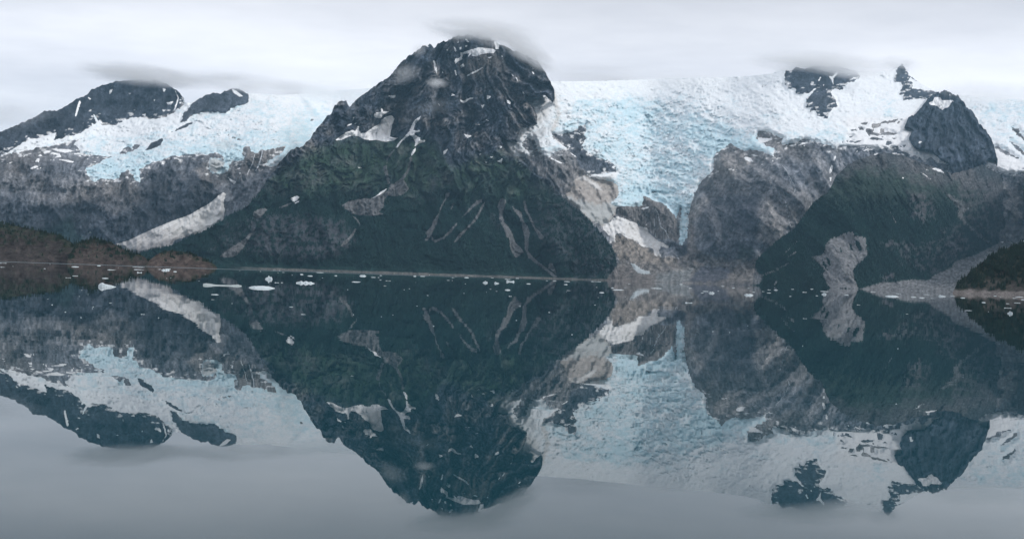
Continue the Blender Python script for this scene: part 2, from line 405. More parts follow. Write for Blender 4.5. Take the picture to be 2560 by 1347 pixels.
def ice_color(S, PX, PY, blue):
    q1 = fbm(PX / 26, PY / 13, 31, 5); q2 = fbm(PX / 8, PY / 3.4, 37, 5, 0.65); q3 = fbm(PX / 90, PY / 50, 41, 3)
    q4 = ridged(PX / 14 + q1, PY / 5.5, 43, 4, 0.6) - 0.62
    wgt = np.clip(blue + 0.55 * q1 + 0.36 * q2 + 0.4 * q3 - 0.45 * q4, 0, 1)
    c = mixc(ICE_W, ICE_B, wgt)
    dirt = np.clip(fbm(PX / 9 + 30, PY / 3.2, 47, 5, 0.65) * 1.6 - 0.45, 0, 1) * np.clip(blue + 0.35, 0.15, 1)
    c = mixc(c, np.array([0.50, 0.54, 0.56]), 0.55 * dirt)
    wv = fbm(PX / 60, PY / 45, 44, 3)
    band = np.clip(ridged(PX / 95 + 0.8 * wv, PY / 15 + 1.4 * wv, 45, 3, 0.55) * 2.6 - 1.75, 0, 1) * np.clip(blue + 0.25, 0, 1)
    return mixc(c, np.array([0.42, 0.62, 0.72]), 0.75 * band)
def ice_relief(S, amp):
    w_ = fbm(S.PX / 34, S.PY / 22, 59, 4); w2 = fbm(S.PX / 9, S.PY / 6, 60, 3)
    big = np.clip(0.55 + 1.1 * fbm(S.PX / 70, S.PY / 40, 65, 3), 0.1, 1.3)
    c = ridged(S.PX / 10 + 1.3 * w_ + 0.4 * w2, S.PY / 3.6 + 1.1 * w_, 51, 4, 0.7) - 0.6
    c2 = fbm(S.PX / 40 + w_, S.PY / 17 + w_, 57, 4, 0.55)
    c3 = fbm(S.PX / 4.5, S.PY / 2.6, 58, 2)
    c4 = ridged(S.PX / 80 + 0.8 * w_, S.PY / 14 + 1.2 * w_, 66, 3, 0.5) - 0.6
    return amp * (0.7 * c * big + 1.8 * c2 + 0.15 * c3 + 2.2 * c4 * big)
dgl = sdf(SL.PX, SL.PY, gl_L, 14)
for q in nun_L: dgl = np.minimum(dgl, -sdf(SL.PX, SL.PY, q, 14))
dgl = dgl + 2.6 * fbm(SL.PX / 12, SL.PY / 7, 8, 5, 0.62)
L = np.clip(dgl * 3.0, -4, 24)
L = L + np.where(L > 6, ice_relief(SL, 9.0) * sstep(6, 24, L), 0)
blue = 0.04 + 0.85 * sstep(320, 420, SL.PY + 0.12 * (SL.PX - 400)) * sstep(140, 260, SL.PX) + 0.06 * sstep(600, 700, SL.PX)
white_band = Z('W5', 0, 620, 400, 370, 1280, 200, 1900, 60, 2500, 0, 2500, 150, 1900, 330, 1300, 330, 900, 420)
blue = blue - 0.75 * sstep(-6, 10, sdf(SL.PX, SL.PY, white_band))
blue = blue - 0.4 * (1 - sstep(235, 290, SL.PY))  # uppermost ice whitened towards the sky, a fade painted into its colour
cI = ice_color(SL, SL.PX, SL.PY, blue)
cI = paint(SL, cI, Z('W6', 640, 500, 720, 490, 830, 540, 820, 620, 700, 690, 640, 640), DIRTY, 3, 3, 8, 0.75)
cI = paint(SL, cI, Z('W6', 700, 300, 900, 260, 960, 340, 800, 400), DIRTY * 1.15, 10, 6, 15, 0.4)
overlay('glacier', SL, L, cI, M_ICE, label='long hanging glacier ending in a blue tongue above the grey cliff beyond the islands', category='glacier')

snowL = [Z('W5', 410, 790, 470, 755, 520, 745, 530, 770, 450, 795), Z('W5', 505, 785, 575, 780, 560, 793, 515, 795), Z('W5', 600, 780, 640, 778, 620, 790),
         Z('W5', 495, 690, 510, 650, 560, 645, 540, 700), Z('W5', 530, 610, 565, 585, 605, 625, 560, 620), Z('W5', 600, 565, 650, 535, 710, 545, 680, 570, 620, 580),
         Z('W5', 690, 590, 730, 560, 830, 580, 855, 625, 760, 640, 800, 600), Z('W5', 680, 672, 760, 655, 750, 670), Z('W5', 780, 655, 960, 670, 1050, 700, 980, 705, 900, 685),
         Z('W5', 710, 510, 860, 520, 960, 520, 1030, 545, 900, 570, 790, 545), Z('W5', 960, 590, 1080, 570, 1200, 565, 1100, 590), Z('W5', 300, 615, 360, 605, 330, 625),
         Z('W5', 0, 700, 70, 680, 40, 700), Z('W5', 100, 720, 185, 692, 150, 715), Z('W5', 1095, 635, 1150, 622, 1110, 642), Z('W5', 1200, 650, 1270, 645, 1215, 660),
         Z('W5', 1295, 690, 1345, 688, 1320, 702), Z('W5', 1045, 30, 1065, 0, 1075, 20, 1060, 70, 1048, 68), Z('A1', 425, 290, 445, 225, 455, 235, 438, 290, 425, 322),
         Z('A1', 935, 240, 975, 232, 960, 252, 940, 252), Z('A1', 615, 170, 633, 165, 625, 185, 612, 195), Z('A1', 915, 160, 932, 165, 925, 180, 915, 178),
         Z('A1', 795, 308, 818, 300, 815, 318), Z('A1', 980, 165, 1005, 215, 985, 280, 975, 280, 998, 215), Z('A1', 860, 218, 870, 225, 868, 238),
         Z('A1', 490, 208, 512, 218, 505, 225), Z('A1', 715, 186, 735, 188, 730, 194), Z('A1', 1300, 160, 1335, 180, 1365, 205, 1345, 208, 1310, 185),
         Z('W6', 40, 535, 80, 540, 60, 550), Z('W6', 225, 550, 242, 555, 238, 580), Z('W6', 170, 470, 310, 462, 250, 478), Z('V8', 880, 405, 910, 385, 915, 410, 895, 412),
         Z('W6', 860, 720, 920, 770, 990, 800, 960, 835, 900, 780), Z('W6', 980, 640, 1040, 615, 1030, 635, 960, 655), Z('W6', 1000, 665, 1050, 690, 1030, 700)]
cS = mixc(SNOW, SNOW * 0.93, np.clip(fbm(SL.PX / 9, SL.PY / 5, 3, 3), 0, 1))
for k, q in enumerate(snowL):
    overlay('snow_patch', SL, patch_L(SL, q, 1.6, 4, 0.7, 5, 100 + k), cS, M_SNOW, mtL)
tong = Z('V8', 2230, 5, 2260, 20, 2235, 100, 2250, 190, 2230, 280, 2150, 340, 1960, 425, 1750, 480, 1700, 560, 1400, 612, 1290, 590, 1160, 520, 1290, 480, 1480, 390, 1600, 340, 1720, 290, 1900, 225, 2100, 110, 2180, 40)
st = fbm((SL.PX + 1.9 * SL.PY) / 30, (SL.PY + 0.55 * SL.PX) / 3.2, 23, 4)
cT = mixc(np.array([0.74, 0.735, 0.725]), np.array([0.42, 0.41, 0.41]), np.clip(sstep(540, 610, SL.PY) * 0.9 + 0.5 * st, 0, 1))
cT = paint(SL, cT, Z('V8', 1290, 600, 1500, 510, 1700, 470, 1960, 425, 1750, 560, 1400, 640), (0.22, 0.21, 0.215), 5, 3, 10, 0.8)
overlay('snow_tongue', SL, patch_L(SL, tong, 2.2, 16, 0.8, 6, 99), cT, M_SNOW, label='dirty grey avalanche snow cone spilling down to the islands', category='snow')
def fall(name, S, pts, wid, label):
    P_ = np.asarray(pts, float); Ls = np.full(S.PX.shape, -8.0)
    for i in range(len(P_) - 1):
        (x0, y0), (x1, y1) = P_[i], P_[i + 1]
        m = (S.PX > min(x0, x1) - 10) & (S.PX < max(x0, x1) + 10) & (S.PY > min(y0, y1) - 10) & (S.PY < max(y0, y1) + 10)
        x, y = S.PX[m], S.PY[m]; ex, ey = x1 - x0, y1 - y0
        t = np.clip(((x - x0) * ex + (y - y0) * ey) / (ex * ex + ey * ey), 0, 1)
        d = wid * (1 + 0.5 * vnoise(x / 5, y / 5, 9)) - np.hypot(x - x0 - t * ex, y - y0 - t * ey)
        Ls[m] = np.maximum(Ls[m], d)
    return overlay(name, S, np.clip(Ls * 1.4, -4, 4), (0.6, 0.63, 0.66), M_SNOW, label=label, category='waterfall')
fall('waterfall', SL, Z('W6', 1325, 400, 1310, 490, 1275, 590, 1240, 660), 1.3, 'wide pale waterfall sliding down dark slabs below the hanging glacier')
fall('waterfall', SL, Z('W6', 1225, 450, 1200, 560, 1160, 640, 1125, 720), 0.9, 'thin waterfall trailing down dark slabs beside the wider one')

# ================================================================== the head of the fjord (icefall, rock dome, snowfields)
top_R = Z('P', 1100, 190, 1250, 195, 1380, 204, 1500, 203, 1620, 199, 1700, 196, 1800, 194, 1880, 190, 1930, 184, 1958, 174, 1976, 179, 1990, 168, 2012, 173, 2040, 164, 2066, 168, 2088, 163, 2120, 174, 2152, 182, 2185, 181, 2230, 178, 2246, 168, 2256, 160, 2266, 176, 2275, 190, 2300, 208, 2330, 226, 2400, 238, 2480, 246, 2560, 250, 2700, 246, 2900, 240)
gl_low = J(Z('P', 1100, 330, 1240, 340), Z('V2', 50, 680, 110, 850, 170, 905, 260, 930, 410, 915, 400, 870, 330, 810, 310, 760, 370, 690, 440, 700, 490, 790, 500, 850, 580, 900, 620, 930, 655, 910, 700, 870, 780, 845, 860, 830, 720, 740, 680, 690, 680, 645, 720, 655, 800, 650, 850, 640, 930, 620, 950, 600, 1000, 555, 1040, 550, 1075, 530, 1088, 580, 1075, 640, 1060, 660, 1085, 700, 1060, 740, 1030, 790, 1060, 840, 1120, 870, 1200, 930, 1300, 965, 1350, 960, 1400, 1000, 1440, 1040, 1447, 1100, 1340, 1115, 1240, 1130, 1150, 1140, 1120, 1165),
           Z('V3', 460, 130, 560, 150, 640, 190, 660, 270, 640, 330, 560, 400, 640, 435, 700, 425, 820, 430, 880, 440, 920, 415, 935, 370, 930, 305, 1000, 330, 1050, 370, 1120, 385, 1200, 430, 1240, 480, 1290, 540, 1310, 570, 1330, 500, 1350, 455, 1365, 500, 1350, 580, 1335, 640, 1338, 760, 1340, 860, 1375, 870, 1430, 780, 1445, 640, 1450, 500, 1480, 390, 1510, 290, 1560, 200, 1600, 130, 1690, 60, 1720, 25),
           Z('V4', 20, 1000, 40, 950, 100, 920, 190, 850, 230, 880, 330, 930, 420, 915, 530, 940, 630, 990, 635, 900, 560, 880, 450, 800, 470, 730, 560, 725, 620, 760, 720, 800, 700, 850, 760, 860, 830, 850, 900, 820, 940, 800, 1050, 830, 1120, 850, 1220, 880, 1270, 920, 1300, 880, 1400, 880, 1560, 890, 1700, 910, 1880, 890),
           Z('V5', 100, 950, 280, 945, 330, 990, 450, 1040, 560, 1070, 640, 1060, 720, 1110, 840, 1140, 1230, 1140, 1440, 1240, 1651, 1220), Z('P', 2700, 440, 2900, 430))
gl_R = J(gl_low, Z('P', 2900, 100, 1100, 100))
nun_R = [Z('V4', 735, 200, 745, 130, 800, 0, 1300, -40, 1490, 60, 1510, 175, 1450, 222, 1380, 230, 1365, 272, 1330, 270, 1340, 297, 1300, 310, 1250, 285, 1210, 330, 1260, 400, 1280, 475, 1235, 490, 1190, 560, 1185, 592, 1140, 602, 1140, 580, 1080, 572, 1050, 510, 1000, 530, 1010, 495, 960, 482, 962, 400, 1080, 280, 1050, 290, 990, 338, 920, 352, 850, 342, 862, 290, 770, 302, 742, 235),
         Z('V4', 510, 255, 565, 247, 550, 270, 520, 278),
         Z('V5', 270, 90, 300, 20, 360, 20, 385, 130, 430, 180, 500, 235, 440, 200, 400, 200, 400, 230, 445, 250, 440, 310, 560, 325, 720, 350, 620, 420, 480, 425, 340, 437, 330, 400, 360, 370, 298, 378, 340, 265, 310, 270, 320, 240, 250, 240, 240, 190, 262, 150),
         Z('V5', 1515, 730, 1590, 750, 1605, 790, 1660, 850, 1651, 875, 1590, 830, 1540, 780), Z('V5', 1490, 880, 1600, 940, 1660, 1020, 1660, 1050, 1540, 940), Z('V5', 1330, 930, 1450, 985, 1610, 1072, 1580, 1076, 1440, 1020, 1340, 960)]
rocks_small = [Z('V5', *r) for r in ((105, 680, 150, 660, 275, 648, 270, 668, 180, 690, 125, 700), (280, 660, 310, 662, 308, 700, 275, 698), (0, 705, 40, 685, 98, 690, 100, 715, 40, 738, 0, 742), (90, 750, 140, 745, 130, 790, 100, 790), (0, 792, 100, 800, 190, 780, 285, 805, 180, 822, 60, 822, 0, 815), (0, 842, 90, 850, 145, 862, 80, 872, 0, 868), (145, 910, 160, 885, 210, 882, 215, 905, 180, 930, 150, 928), (215, 712, 250, 700, 258, 716), (110, 835, 180, 820, 170, 838), (215, 852, 268, 848, 240, 865), (240, 882, 280, 880, 262, 895), (325, 925, 375, 922, 345, 938), (280, 935, 320, 930, 318, 948))]
rocks_small += [Z('V4', *r) for r in ((1520, 650, 1560, 632, 1600, 635, 1570, 662), (1490, 690, 1540, 680, 1548, 705, 1510, 715), (1620, 680, 1660, 645, 1725, 650, 1720, 680, 1650, 695), (1565, 740, 1580, 700, 1660, 700, 1640, 735, 1700, 745, 1750, 700, 1740, 740, 1690, 770, 1600, 765), (1580, 800, 1640, 790, 1765, 805, 1740, 820, 1620, 818), (1395, 780, 1430, 772, 1448, 795, 1420, 800), (1375, 825, 1450, 828, 1525, 820, 1510, 840, 1420, 845), (1330, 820, 1345, 850, 1328, 850), (1770, 860, 1810, 828, 1835, 840, 1800, 872), (1420, 715, 1470, 700, 1480, 725))]
icefall = Z('P', 1380, 330, 1460, 250, 1700, 240, 1830, 300, 1850, 370, 1780, 440, 1740, 520, 1720, 620, 1690, 620, 1680, 540, 1540, 540, 1480, 420)
def slope_R(PX, PY):
    s = np.full(PX.shape, 1.35)
    s = np.where(sdf(PX, PY, gl_R, 40) > 0, np.interp(PX, [1100, 1400, 1900, 2300], [1.2, 0.95, 0.70, 0.50]), s)
    s = np.where(sdf(PX, PY, icefall, 40) > 0, 0.95, s)
    for q in nun_R[:3]: s = np.where(sdf(PX, PY, q) > 0, 0.8, s)
    s = np.where(sdf(PX, PY, Z('V3', 550, 600, 880, 650, 1240, 900, 1500, 1000, 2245, 900, 2245, 1400, 400, 1400, 560, 1000)) > 0, 0.42, s)
    s = np.where((PX < 1400) & (s < 1.2), 1.25, s); s = np.where((PX < 1395) & (PY > 345), 2.2, s)
    lift = PY - (671 + 0.0335 * (PX - 1280))
    s = np.where(lift > -8, 0.10, s)
    return s
dome = Z('P', 1740, 640, 1735, 520, 1770, 450, 1800, 390, 1900, 390, 2060, 400, 2060, 500, 1990, 580, 1900, 650, 1800, 668)
rocks_mid = Z('P', 1300, 350, 1380, 330, 1460, 320, 1470, 370, 1540, 420, 1530, 435, 1450, 440, 1420, 480, 1330, 440)
SR = sheet(top_R, 1130, 2760, 2.0, 270, [(1100, 3800), (1500, 3850), (1900, 3900), (2300, 4000), (2800, 3800)], slope_R, relief_rock(42, 210, 21, 1.5, gl_R, 0.2),
           [(dome, 150, 60), (rocks_mid, 50, 18), (nun_R[0], 60, 8), (nun_R[2], 50, 5), (Z('V3', 640, 440, 930, 300, 1200, 430, 1320, 560, 1330, 860, 1200, 860, 1000, 700, 850, 610), 45, 8),
            (Z('V3', 400, 510, 480, 480, 600, 510, 600, 570, 540, 610, 440, 570), 20, 4)], 2.0, 9, 60, [(1100, 0.3), (1900, 0.4), (1960, 1), (2340, 1), (2400, 0.3)])
n1 = fbm(SR.X / 130, SR.Z / 130, 171, 5); n2 = fbm(SR.X / 380, SR.Z / 260, 172, 4); n3 = ridged(SR.X / 90 + SR.Z / 170, SR.Z / 60, 174, 4) - 0.6
colR = mixc(ROCK_GR * 1.2, ROCK_BR * 1.2, np.clip(0.5 + n2 * 1.0, 0, 1))
colR = colR * np.clip(1 + 0.5 * n1 + 0.5 * n3, 0.4, 1.7)[..., None]
lift = (691.5 + 0.0335 * (SR.PX - 1280)) - SR.PY
# darker face of the dome, its streaks and ledges
colR = paint(SR, colR, Z('P', 1760, 640, 1745, 560, 1770, 500, 1850, 470, 1900, 480, 1915, 560, 1900, 640, 1830, 660), (0.085, 0.096, 0.120), 26, 26, 40, 0.75)
colR = paint(SR, colR, Z('P', 1830, 500, 1890, 490, 1900, 560, 1870, 590, 1830, 570), (0.055, 0.060, 0.078), 14, 10, 22, 0.7)
colR = paint(SR, colR, Z('P', 1905, 500, 1930, 500, 1960, 590, 1930, 620, 1900, 600), ROCK_BR * 1.5, 8, 8, 14, 0.6)
colR = paint(SR, colR, Z('P', 1840, 650, 1850, 615, 1880, 620, 1890, 650, 1850, 660), (0.04, 0.055, 0.05), 8, 6, 15, 0.8)
for q in (nun_R[0], nun_R[1], nun_R[2]): colR = paint(SR, colR, q, ROCK_DK * 1.15, 2, 1, 8, 0.95)
colR = paint(SR, colR, Z('V2', 680, 645, 1075, 530, 1088, 700, 1030, 790, 1447, 1040, 1447, 1100, 1150, 1140, 1000, 1050, 960, 930, 860, 830), ROCK_DK * 1.15, 4, 3, 10, 0.8)
cliffQ = Z('V3', 640, 440, 700, 425, 880, 440, 930, 300, 1000, 330, 1200, 430, 1320, 560, 1335, 700, 1330, 830, 1230, 800, 1080, 790, 1000, 700, 860, 620, 640, 520)
colR = paint(SR, colR, cliffQ, np.array([0.20, 0.185, 0.178]), 3, 2, 8, 0.9)
vs = fbm(SR.PX / 4, SR.PY / 40, 77, 4)
wq = sstep(-3, 3, sdf(SR.PX, SR.PY, cliffQ)); colR = colR * (1 + 0.6 * vs * wq)[..., None]
colR = paint(SR, colR, Z('V3', 400, 515, 480, 480, 600, 510, 600, 570, 540, 610, 440, 570), ROCK_DK * 1.1, 2, 2, 6, 0.9)
colR = paint(SR, colR, Z('V3', 1280, 870, 1460, 860, 1450, 960, 1500, 1040, 1350, 1000, 1290, 930), (0.07, 0.07, 0.085), 6, 4, 10, 0.85)
# rubble aprons and outwash
lowz = Z('V3', 560, 1280, 600, 1130, 660, 1060, 600, 920, 560, 800, 620, 740, 830, 820, 1130, 1000, 1360, 1010, 1440, 960, 1560, 1040, 1700, 1110, 1900, 1120, 2245, 1000, 2500, 850, 2600, 1320, 560, 1300)
colR = paint(SR, colR, lowz, np.array([0.235, 0.215, 0.200]), 5, 4, 12, 0.9)
colR = paint(SR, colR, Z('V3', 560, 1290, 590, 1150, 680, 1090, 780, 1070, 850, 1190, 1000, 1200, 1085, 1290), np.array([0.20, 0.178, 0.165]), 4, 3, 10, 0.9)
colR = paint(SR, colR, Z('V3', 620, 760, 700, 740, 830, 820, 1000, 900, 1130, 1000, 1360, 1020, 1240, 1090, 900, 1060, 760, 1030, 650, 1000, 600, 920), np.array([0.30, 0.265, 0.235]), 4, 4, 12, 0.9)
colR = paint(SR, colR, Z('V3', 1440, 1270, 1540, 1130, 1640, 1090, 1900, 1120, 1910, 1160, 1860, 1250, 1700, 1285), (0.092, 0.098, 0.125), 4, 5, 12, 0.85)
colR = paint(SR, colR, Z('V3', 1080, 1290, 1090, 1190, 1500, 1120, 1440, 1280), (0.24, 0.255, 0.26), 5, 5, 12, 0.8)
colR = paint(SR, colR, Z('V3', 1430, 960, 1450, 500, 1500, 480, 1510, 860, 1600, 980, 1900, 1040, 2100, 1010, 1900, 1110, 1700, 1100, 1540, 1040), np.array([0.235, 0.212, 0.198]), 6, 5, 12, 0.75)
stripe = fbm(SR.PX / 60, SR.PY / 2.2, 78, 4)
wl_ = sstep(-3, 3, sdf(SR.PX, SR.PY, lowz)); colR = colR * (1 + 0.14 * stripe * wl_)[..., None]
dl_ = sdf(SR.PX, SR.PY, gl_R, 26)
for q in nun_R[:3]: dl_ = np.maximum(dl_, 0) * 0 + np.minimum(dl_, np.where(sdf(SR.PX, SR.PY, q, 26) > 0, -sdf(SR.PX, SR.PY, q, 26), dl_))
ml_ = sstep(0.16, 0.34, fbm(SR.PX / 20, SR.PY / 8, 83, 3, 0.5) + 0.035 * dl_ + 0.08) * (dl_ > -20) * (dl_ < 3) * (SR.PY < 450)
colR = mixc(colR, SNOW, 0.85 * ml_)
colR = colR * np.clip(1 + 0.28 * fbm(SR.PX / 7, SR.PY / 5, 179, 5, 0.6) + 0.36 * fbm((SR.PX + 0.5 * SR.PY) / 9 + 1.2 * n1, (SR.PY - 0.3 * SR.PX) / 30 + 1.0 * n2, 181, 4, 0.6) - 0.7 * np.clip(ridged(SR.PX / 34 + 0.5 * n1, SR.PY / 20 + 0.5 * n1, 182, 3) * 5 - 4.2, 0, 1) + 0.5 * (ridged(SR.PX / 22 + SR.PY / 60, SR.PY / 26, 180, 5, 0.6) - 0.6), 0.45, 1.7)[..., None]
mtR = build_sheet('mountain', SR, colR, M_TERR, 900, kind='structure', label='grey glacier-scoured rock headwall with a rounded dome beside the icefall')

dgl = sdf(SR.PX, SR.PY, gl_R, 14)
for q in nun_R + rocks_small: dgl = np.minimum(dgl, -sdf(SR.PX, SR.PY, q, 14))
dgl = dgl + 2.6 * fbm(SR.PX / 12, SR.PY / 7, 8, 5, 0.62)
tong_ = sstep(-2, 4, sdf(SR.PX, SR.PY, Z('V3', 1230, 250, 1520, 220, 1480, 900, 1300, 900, 1300, 560)))
dgl = dgl - tong_ * 9 * np.clip(fbm(SR.PX / 5, SR.PY / 14, 67, 4, 0.65) - 0.12, 0, 1)
L = np.clip(dgl * 3.0, -4, 30)
fallw = sstep(-30, 40, sdf(SR.PX, SR.PY, icefall, 60))
L = L + np.where(L > 6, ice_relief(SR, 9.0) * (0.65 + 0.55 * fallw) * sstep(6, 30, L), 0)
blue = -0.30 + 0.72 * sstep(-40, 60, sdf(SR.PX, SR.PY, Z('P', 1380, 330, 1400, 250, 1480, 225, 1650, 225, 1760, 250, 1830, 300, 1900, 350, 1950, 380, 1780, 440, 1740, 520, 1720, 630, 1680, 630, 1540, 540, 1480, 420, 1380, 380), 90))
blue = blue + 0.55 * sstep(-20, 15, sdf(SR.PX, SR.PY, Z('P', 1740, 330, 1820, 320, 1950, 330, 2060, 325, 2140, 335, 2190, 300, 2240, 280, 2200, 310, 2130, 370, 2000, 370, 1850, 400, 1780, 400), 50))
blue = blue + 0.45 * sstep(-20, 15, sdf(SR.PX, SR.PY, Z('P', 2440, 260, 2700, 240, 2700, 360, 2560, 400, 2480, 340), 50))
blue = blue + 0.12 * fallw + 0.6 * sstep(420, 580, SR.PY)
blue = blue - 0.5 * (1 - sstep(205, 262, SR.PY))  # icefall skyline whitened in colour so its edge melts into the cloud
cI = ice_color(SR, SR.PX, SR.PY, blue)
# medial rubble line and dirty margin
cI = paint(SR, cI, Z('P', 1375, 210, 1392, 240, 1402, 290, 1385, 330, 1375, 330, 1392, 285, 1382, 240), (0.62, 0.56, 0.50), 4, 4, 8, 0.55)
cI = paint(SR, cI, Z('P', 1240, 330, 1280, 345, 1330, 400, 1290, 400, 1250, 380), SNOW, 6, 4, 10, 0.9)
cI = paint(SR, cI, Z('P', 1310, 235, 1385, 245, 1370, 290, 1330, 320, 1300, 350, 1270, 330), SNOW * np.array([1, 0.985, 0.96]), 8, 5, 10, 0.8)
cI = paint(SR, cI, Z('V2', 1140, 1145, 1340, 1120, 1450, 1105, 1460, 1180, 1300, 1200), SNOW, 4, 3, 8, 0.85)
cI = paint(SR, cI, Z('V5', -300, 620, 0, 600, 300, 640, 500, 560, 600, 420, 640, 1000, 840, 1140, 500, 1080, 300, 990, -250, 960), SNOW, 6, 4, 12, 0.9)
cI = paint(SR, cI, Z('V5', 1230, 1140, 1340, 950, 1600, 1080, 1700, 1200, 1440, 1240), SNOW, 4, 3, 10, 0.9)
overlay('glacier', SR, L, cI, M_ICE, label='huge pale blue icefall pouring down between the dark peak and the grey rock dome', category='glacier')
# rubble covered ice on the near side of the icefall
deb = J(Z('V2', 900, 1340, 940, 1200, 970, 1175), Z('V3', 180, 110, 260, 80, 330, 100, 400, 150, 460, 130, 560, 140, 645, 190, 665, 270, 645, 330, 565, 400, 640, 435, 620, 520, 560, 600, 490, 640, 480, 680, 460, 640, 380, 600, 340, 600, 260, 530, 200, 440, 100, 370, 40, 310, 70, 290, 130, 250))
st = fbm(SR.PX / 12, SR.PY / 7, 61, 5)
cD = mixc(np.array([0.50, 0.455, 0.415]), np.array([0.34, 0.305, 0.28]), np.clip(0.5 + 0.9 * st, 0, 1))
cD = paint(SR, cD, Z('V3', 0, 300, 150, 330, 400, 410, 600, 380, 640, 440, 560, 600, 460, 680, 300, 600, 200, 480), np.array([0.50, 0.53, 0.53]), 8, 10, 14, 0.7)
cD = paint(SR, cD, Z('V3', 180, 130, 265, 82, 340, 130, 430, 190, 470, 250, 400, 230, 340, 200, 330, 160, 250, 130), np.array([0.80, 0.78, 0.76]), 3, 3, 7, 0.9)
overlay('rubble_covered_ice', SR, patch_L(SR, deb, 2.0, 10, 1.2, 7, 62) , cD, M_ICE, label='tan rubble covered ice lobe beneath the dark rock island in the icefall', category='ice')
fan = Z('V3', 600, 560, 640, 540, 700, 560, 780, 590, 860, 620, 880, 650, 975, 670, 1010, 740, 1080, 800, 1220, 880, 1235, 905, 1130, 880, 1110, 930, 1140, 1000, 1060, 980, 1040, 900, 920, 880, 830, 810, 740, 780, 680, 730, 620, 740, 620, 830, 560, 840, 555, 760, 480, 680, 490, 640, 480, 610, 560, 605)
st = fbm(SR.PX / 9, SR.PY / 6, 63, 4)
cF = mixc(np.array([0.86, 0.855, 0.845]), np.array([0.60, 0.58, 0.56]), np.clip(0.15 + 0.7 * st + sstep(590, 640, SR.PY) * 0.3, 0, 1))
overlay('snow_fan', SR, patch_L(SR, fan, 2.0, 10, 1.2, 6, 64), cF, M_SNOW, label='cream avalanche snow fan at the foot of the brown cliff below the icefall', category='snow')
overlay('ice_block', SR, patch_L(SR, Z('V3', 780, 1060, 850, 1080, 900, 1130, 1000, 1160, 1020, 1190, 940, 1190, 870, 1180, 830, 1130), 1.5, 6, 1.5, 5, 66), np.array([0.48, 0.53, 0.55]) * np.ones(SR.PX.shape + (3,)), M_ICE, label='small grey block of stranded ice beside the rubble beach', category='ice')
snowR = [Z('V4', *r) for r in ((325, 1000, 350, 988, 395, 1000, 420, 1038, 380, 1038, 340, 1020), (440, 1070, 525, 1062, 520, 1072), (180, 1122, 260, 1118, 220, 1128), (1240, 1000, 1260, 970, 1265, 1000, 1240, 1040), (1205, 1110, 1215, 1070, 1237, 1080, 1225, 1140, 1200, 1160, 1198, 1130), (1200, 1200, 1222, 1195, 1215, 1240, 1205, 1235), (910, 875, 955, 868, 940, 885), (870, 880, 920, 845, 1050, 838, 960, 855), (1465, 955, 1480, 925, 1490, 930), (1535, 930, 1610, 895, 1590, 915, 1550, 932), (1650, 965, 1700, 945, 1690, 965, 1660, 975), (1820, 950, 1890, 945, 1880, 965), (465, 840, 470, 790, 560, 800, 630, 805, 580, 830, 500, 850), (600, 1030, 630, 1020, 620, 1040), (1080, 210, 1105, 170, 1115, 180, 1092, 220), (1180, 160, 1230, 170, 1260, 130, 1290, 120, 1270, 160, 1240, 190, 1240, 240, 1250, 285, 1235, 250, 1215, 200), (1125, 250, 1145, 250, 1140, 270))]
snowR += [Z('V3', *r) for r in ((900, 455, 960, 440, 1005, 435, 990, 450, 930, 470), (950, 635, 975, 630, 970, 645), (645, 465, 690, 452, 660, 475), (1300, 1000, 1360, 1020, 1330, 1025), (1885, 15, 1940, 10, 1920, 22), (1920, 190, 1945, 195, 1930, 203))]
snowR += [Z('V2', *r) for r in ((690, 700, 740, 730, 870, 840, 820, 840, 700, 770), (900, 870, 975, 930, 970, 940, 890, 880), (660, 930, 760, 980, 850, 1015, 760, 1000, 660, 950), (920, 630, 970, 625, 1050, 670, 960, 650))]
cS = mixc(SNOW, SNOW * 0.93, np.clip(fbm(SR.PX / 9, SR.PY / 5, 3, 3), 0, 1))
for k, q in enumerate(snowR): overlay('snow_patch', SR, patch_L(SR, q, 1.6, 4, 0.7, 5, 200 + k), cS, M_SNOW, mtR)
fall('waterfall', SR, Z('V3', 1075, 460, 1100, 510, 1115, 580, 1130, 660, 1180, 700, 1220, 780), 1.0, 'white waterfall zigzagging down the brown cliff below the icefall')
fall('waterfall', SR, Z('V3', 1062, 560, 1060, 650, 1072, 700, 1075, 780), 0.6, 'threadlike waterfall on the brown cliff beside the zigzag one')
fall('waterfall', SR, Z('V4', 720, 1080, 770, 1140, 790, 1190, 825, 1250, 850, 1310, 845, 1350), 0.8, 'thin white stream running down the upper slabs of the grey rock dome')
fall('waterfall', SR, Z('A4', 1005, 820, 1015, 880, 1030, 950, 1045, 995), 0.7, 'faint stream on the dome cliff dropping to the dark forested slope')

# ================================================================== dark pyramid on the snowfield
top_P = J(Z('P', 2200, 400, 2262, 310), Z('V5', 395, 620, 470, 590, 520, 530, 560, 480, 600, 420, 640, 395, 700, 360, 790, 330, 850, 355, 890, 378, 940, 385, 965, 430, 1000, 460, 1020, 510, 1060, 535, 1100, 565, 1120, 620, 1150, 660, 1190, 710, 1230, 770, 1275, 810, 1300, 870, 1325, 920, 1340, 1000, 1365, 1080, 1380, 1150, 1400, 1260))
pyr = J(Z('V5', 395, 620, 470, 590, 560, 480, 600, 420, 640, 300, 1000, 300, 1400, 900, 1365, 1085, 1270, 1080, 1225, 1135, 1300, 1300, 900, 1300, 840, 1140, 740, 1080, 650, 1000, 560, 990, 480, 970, 430, 915, 400, 850, 440, 760, 350, 735))
SP = sheet(top_P, 2205, 2500, 1.7, 150, [(2200, 4150), (2500, 4150)], lambda PX, PY: np.full(PX.shape, 0.9), relief_rock(32, 150, 33, 1.6), (), 5.5, 12)
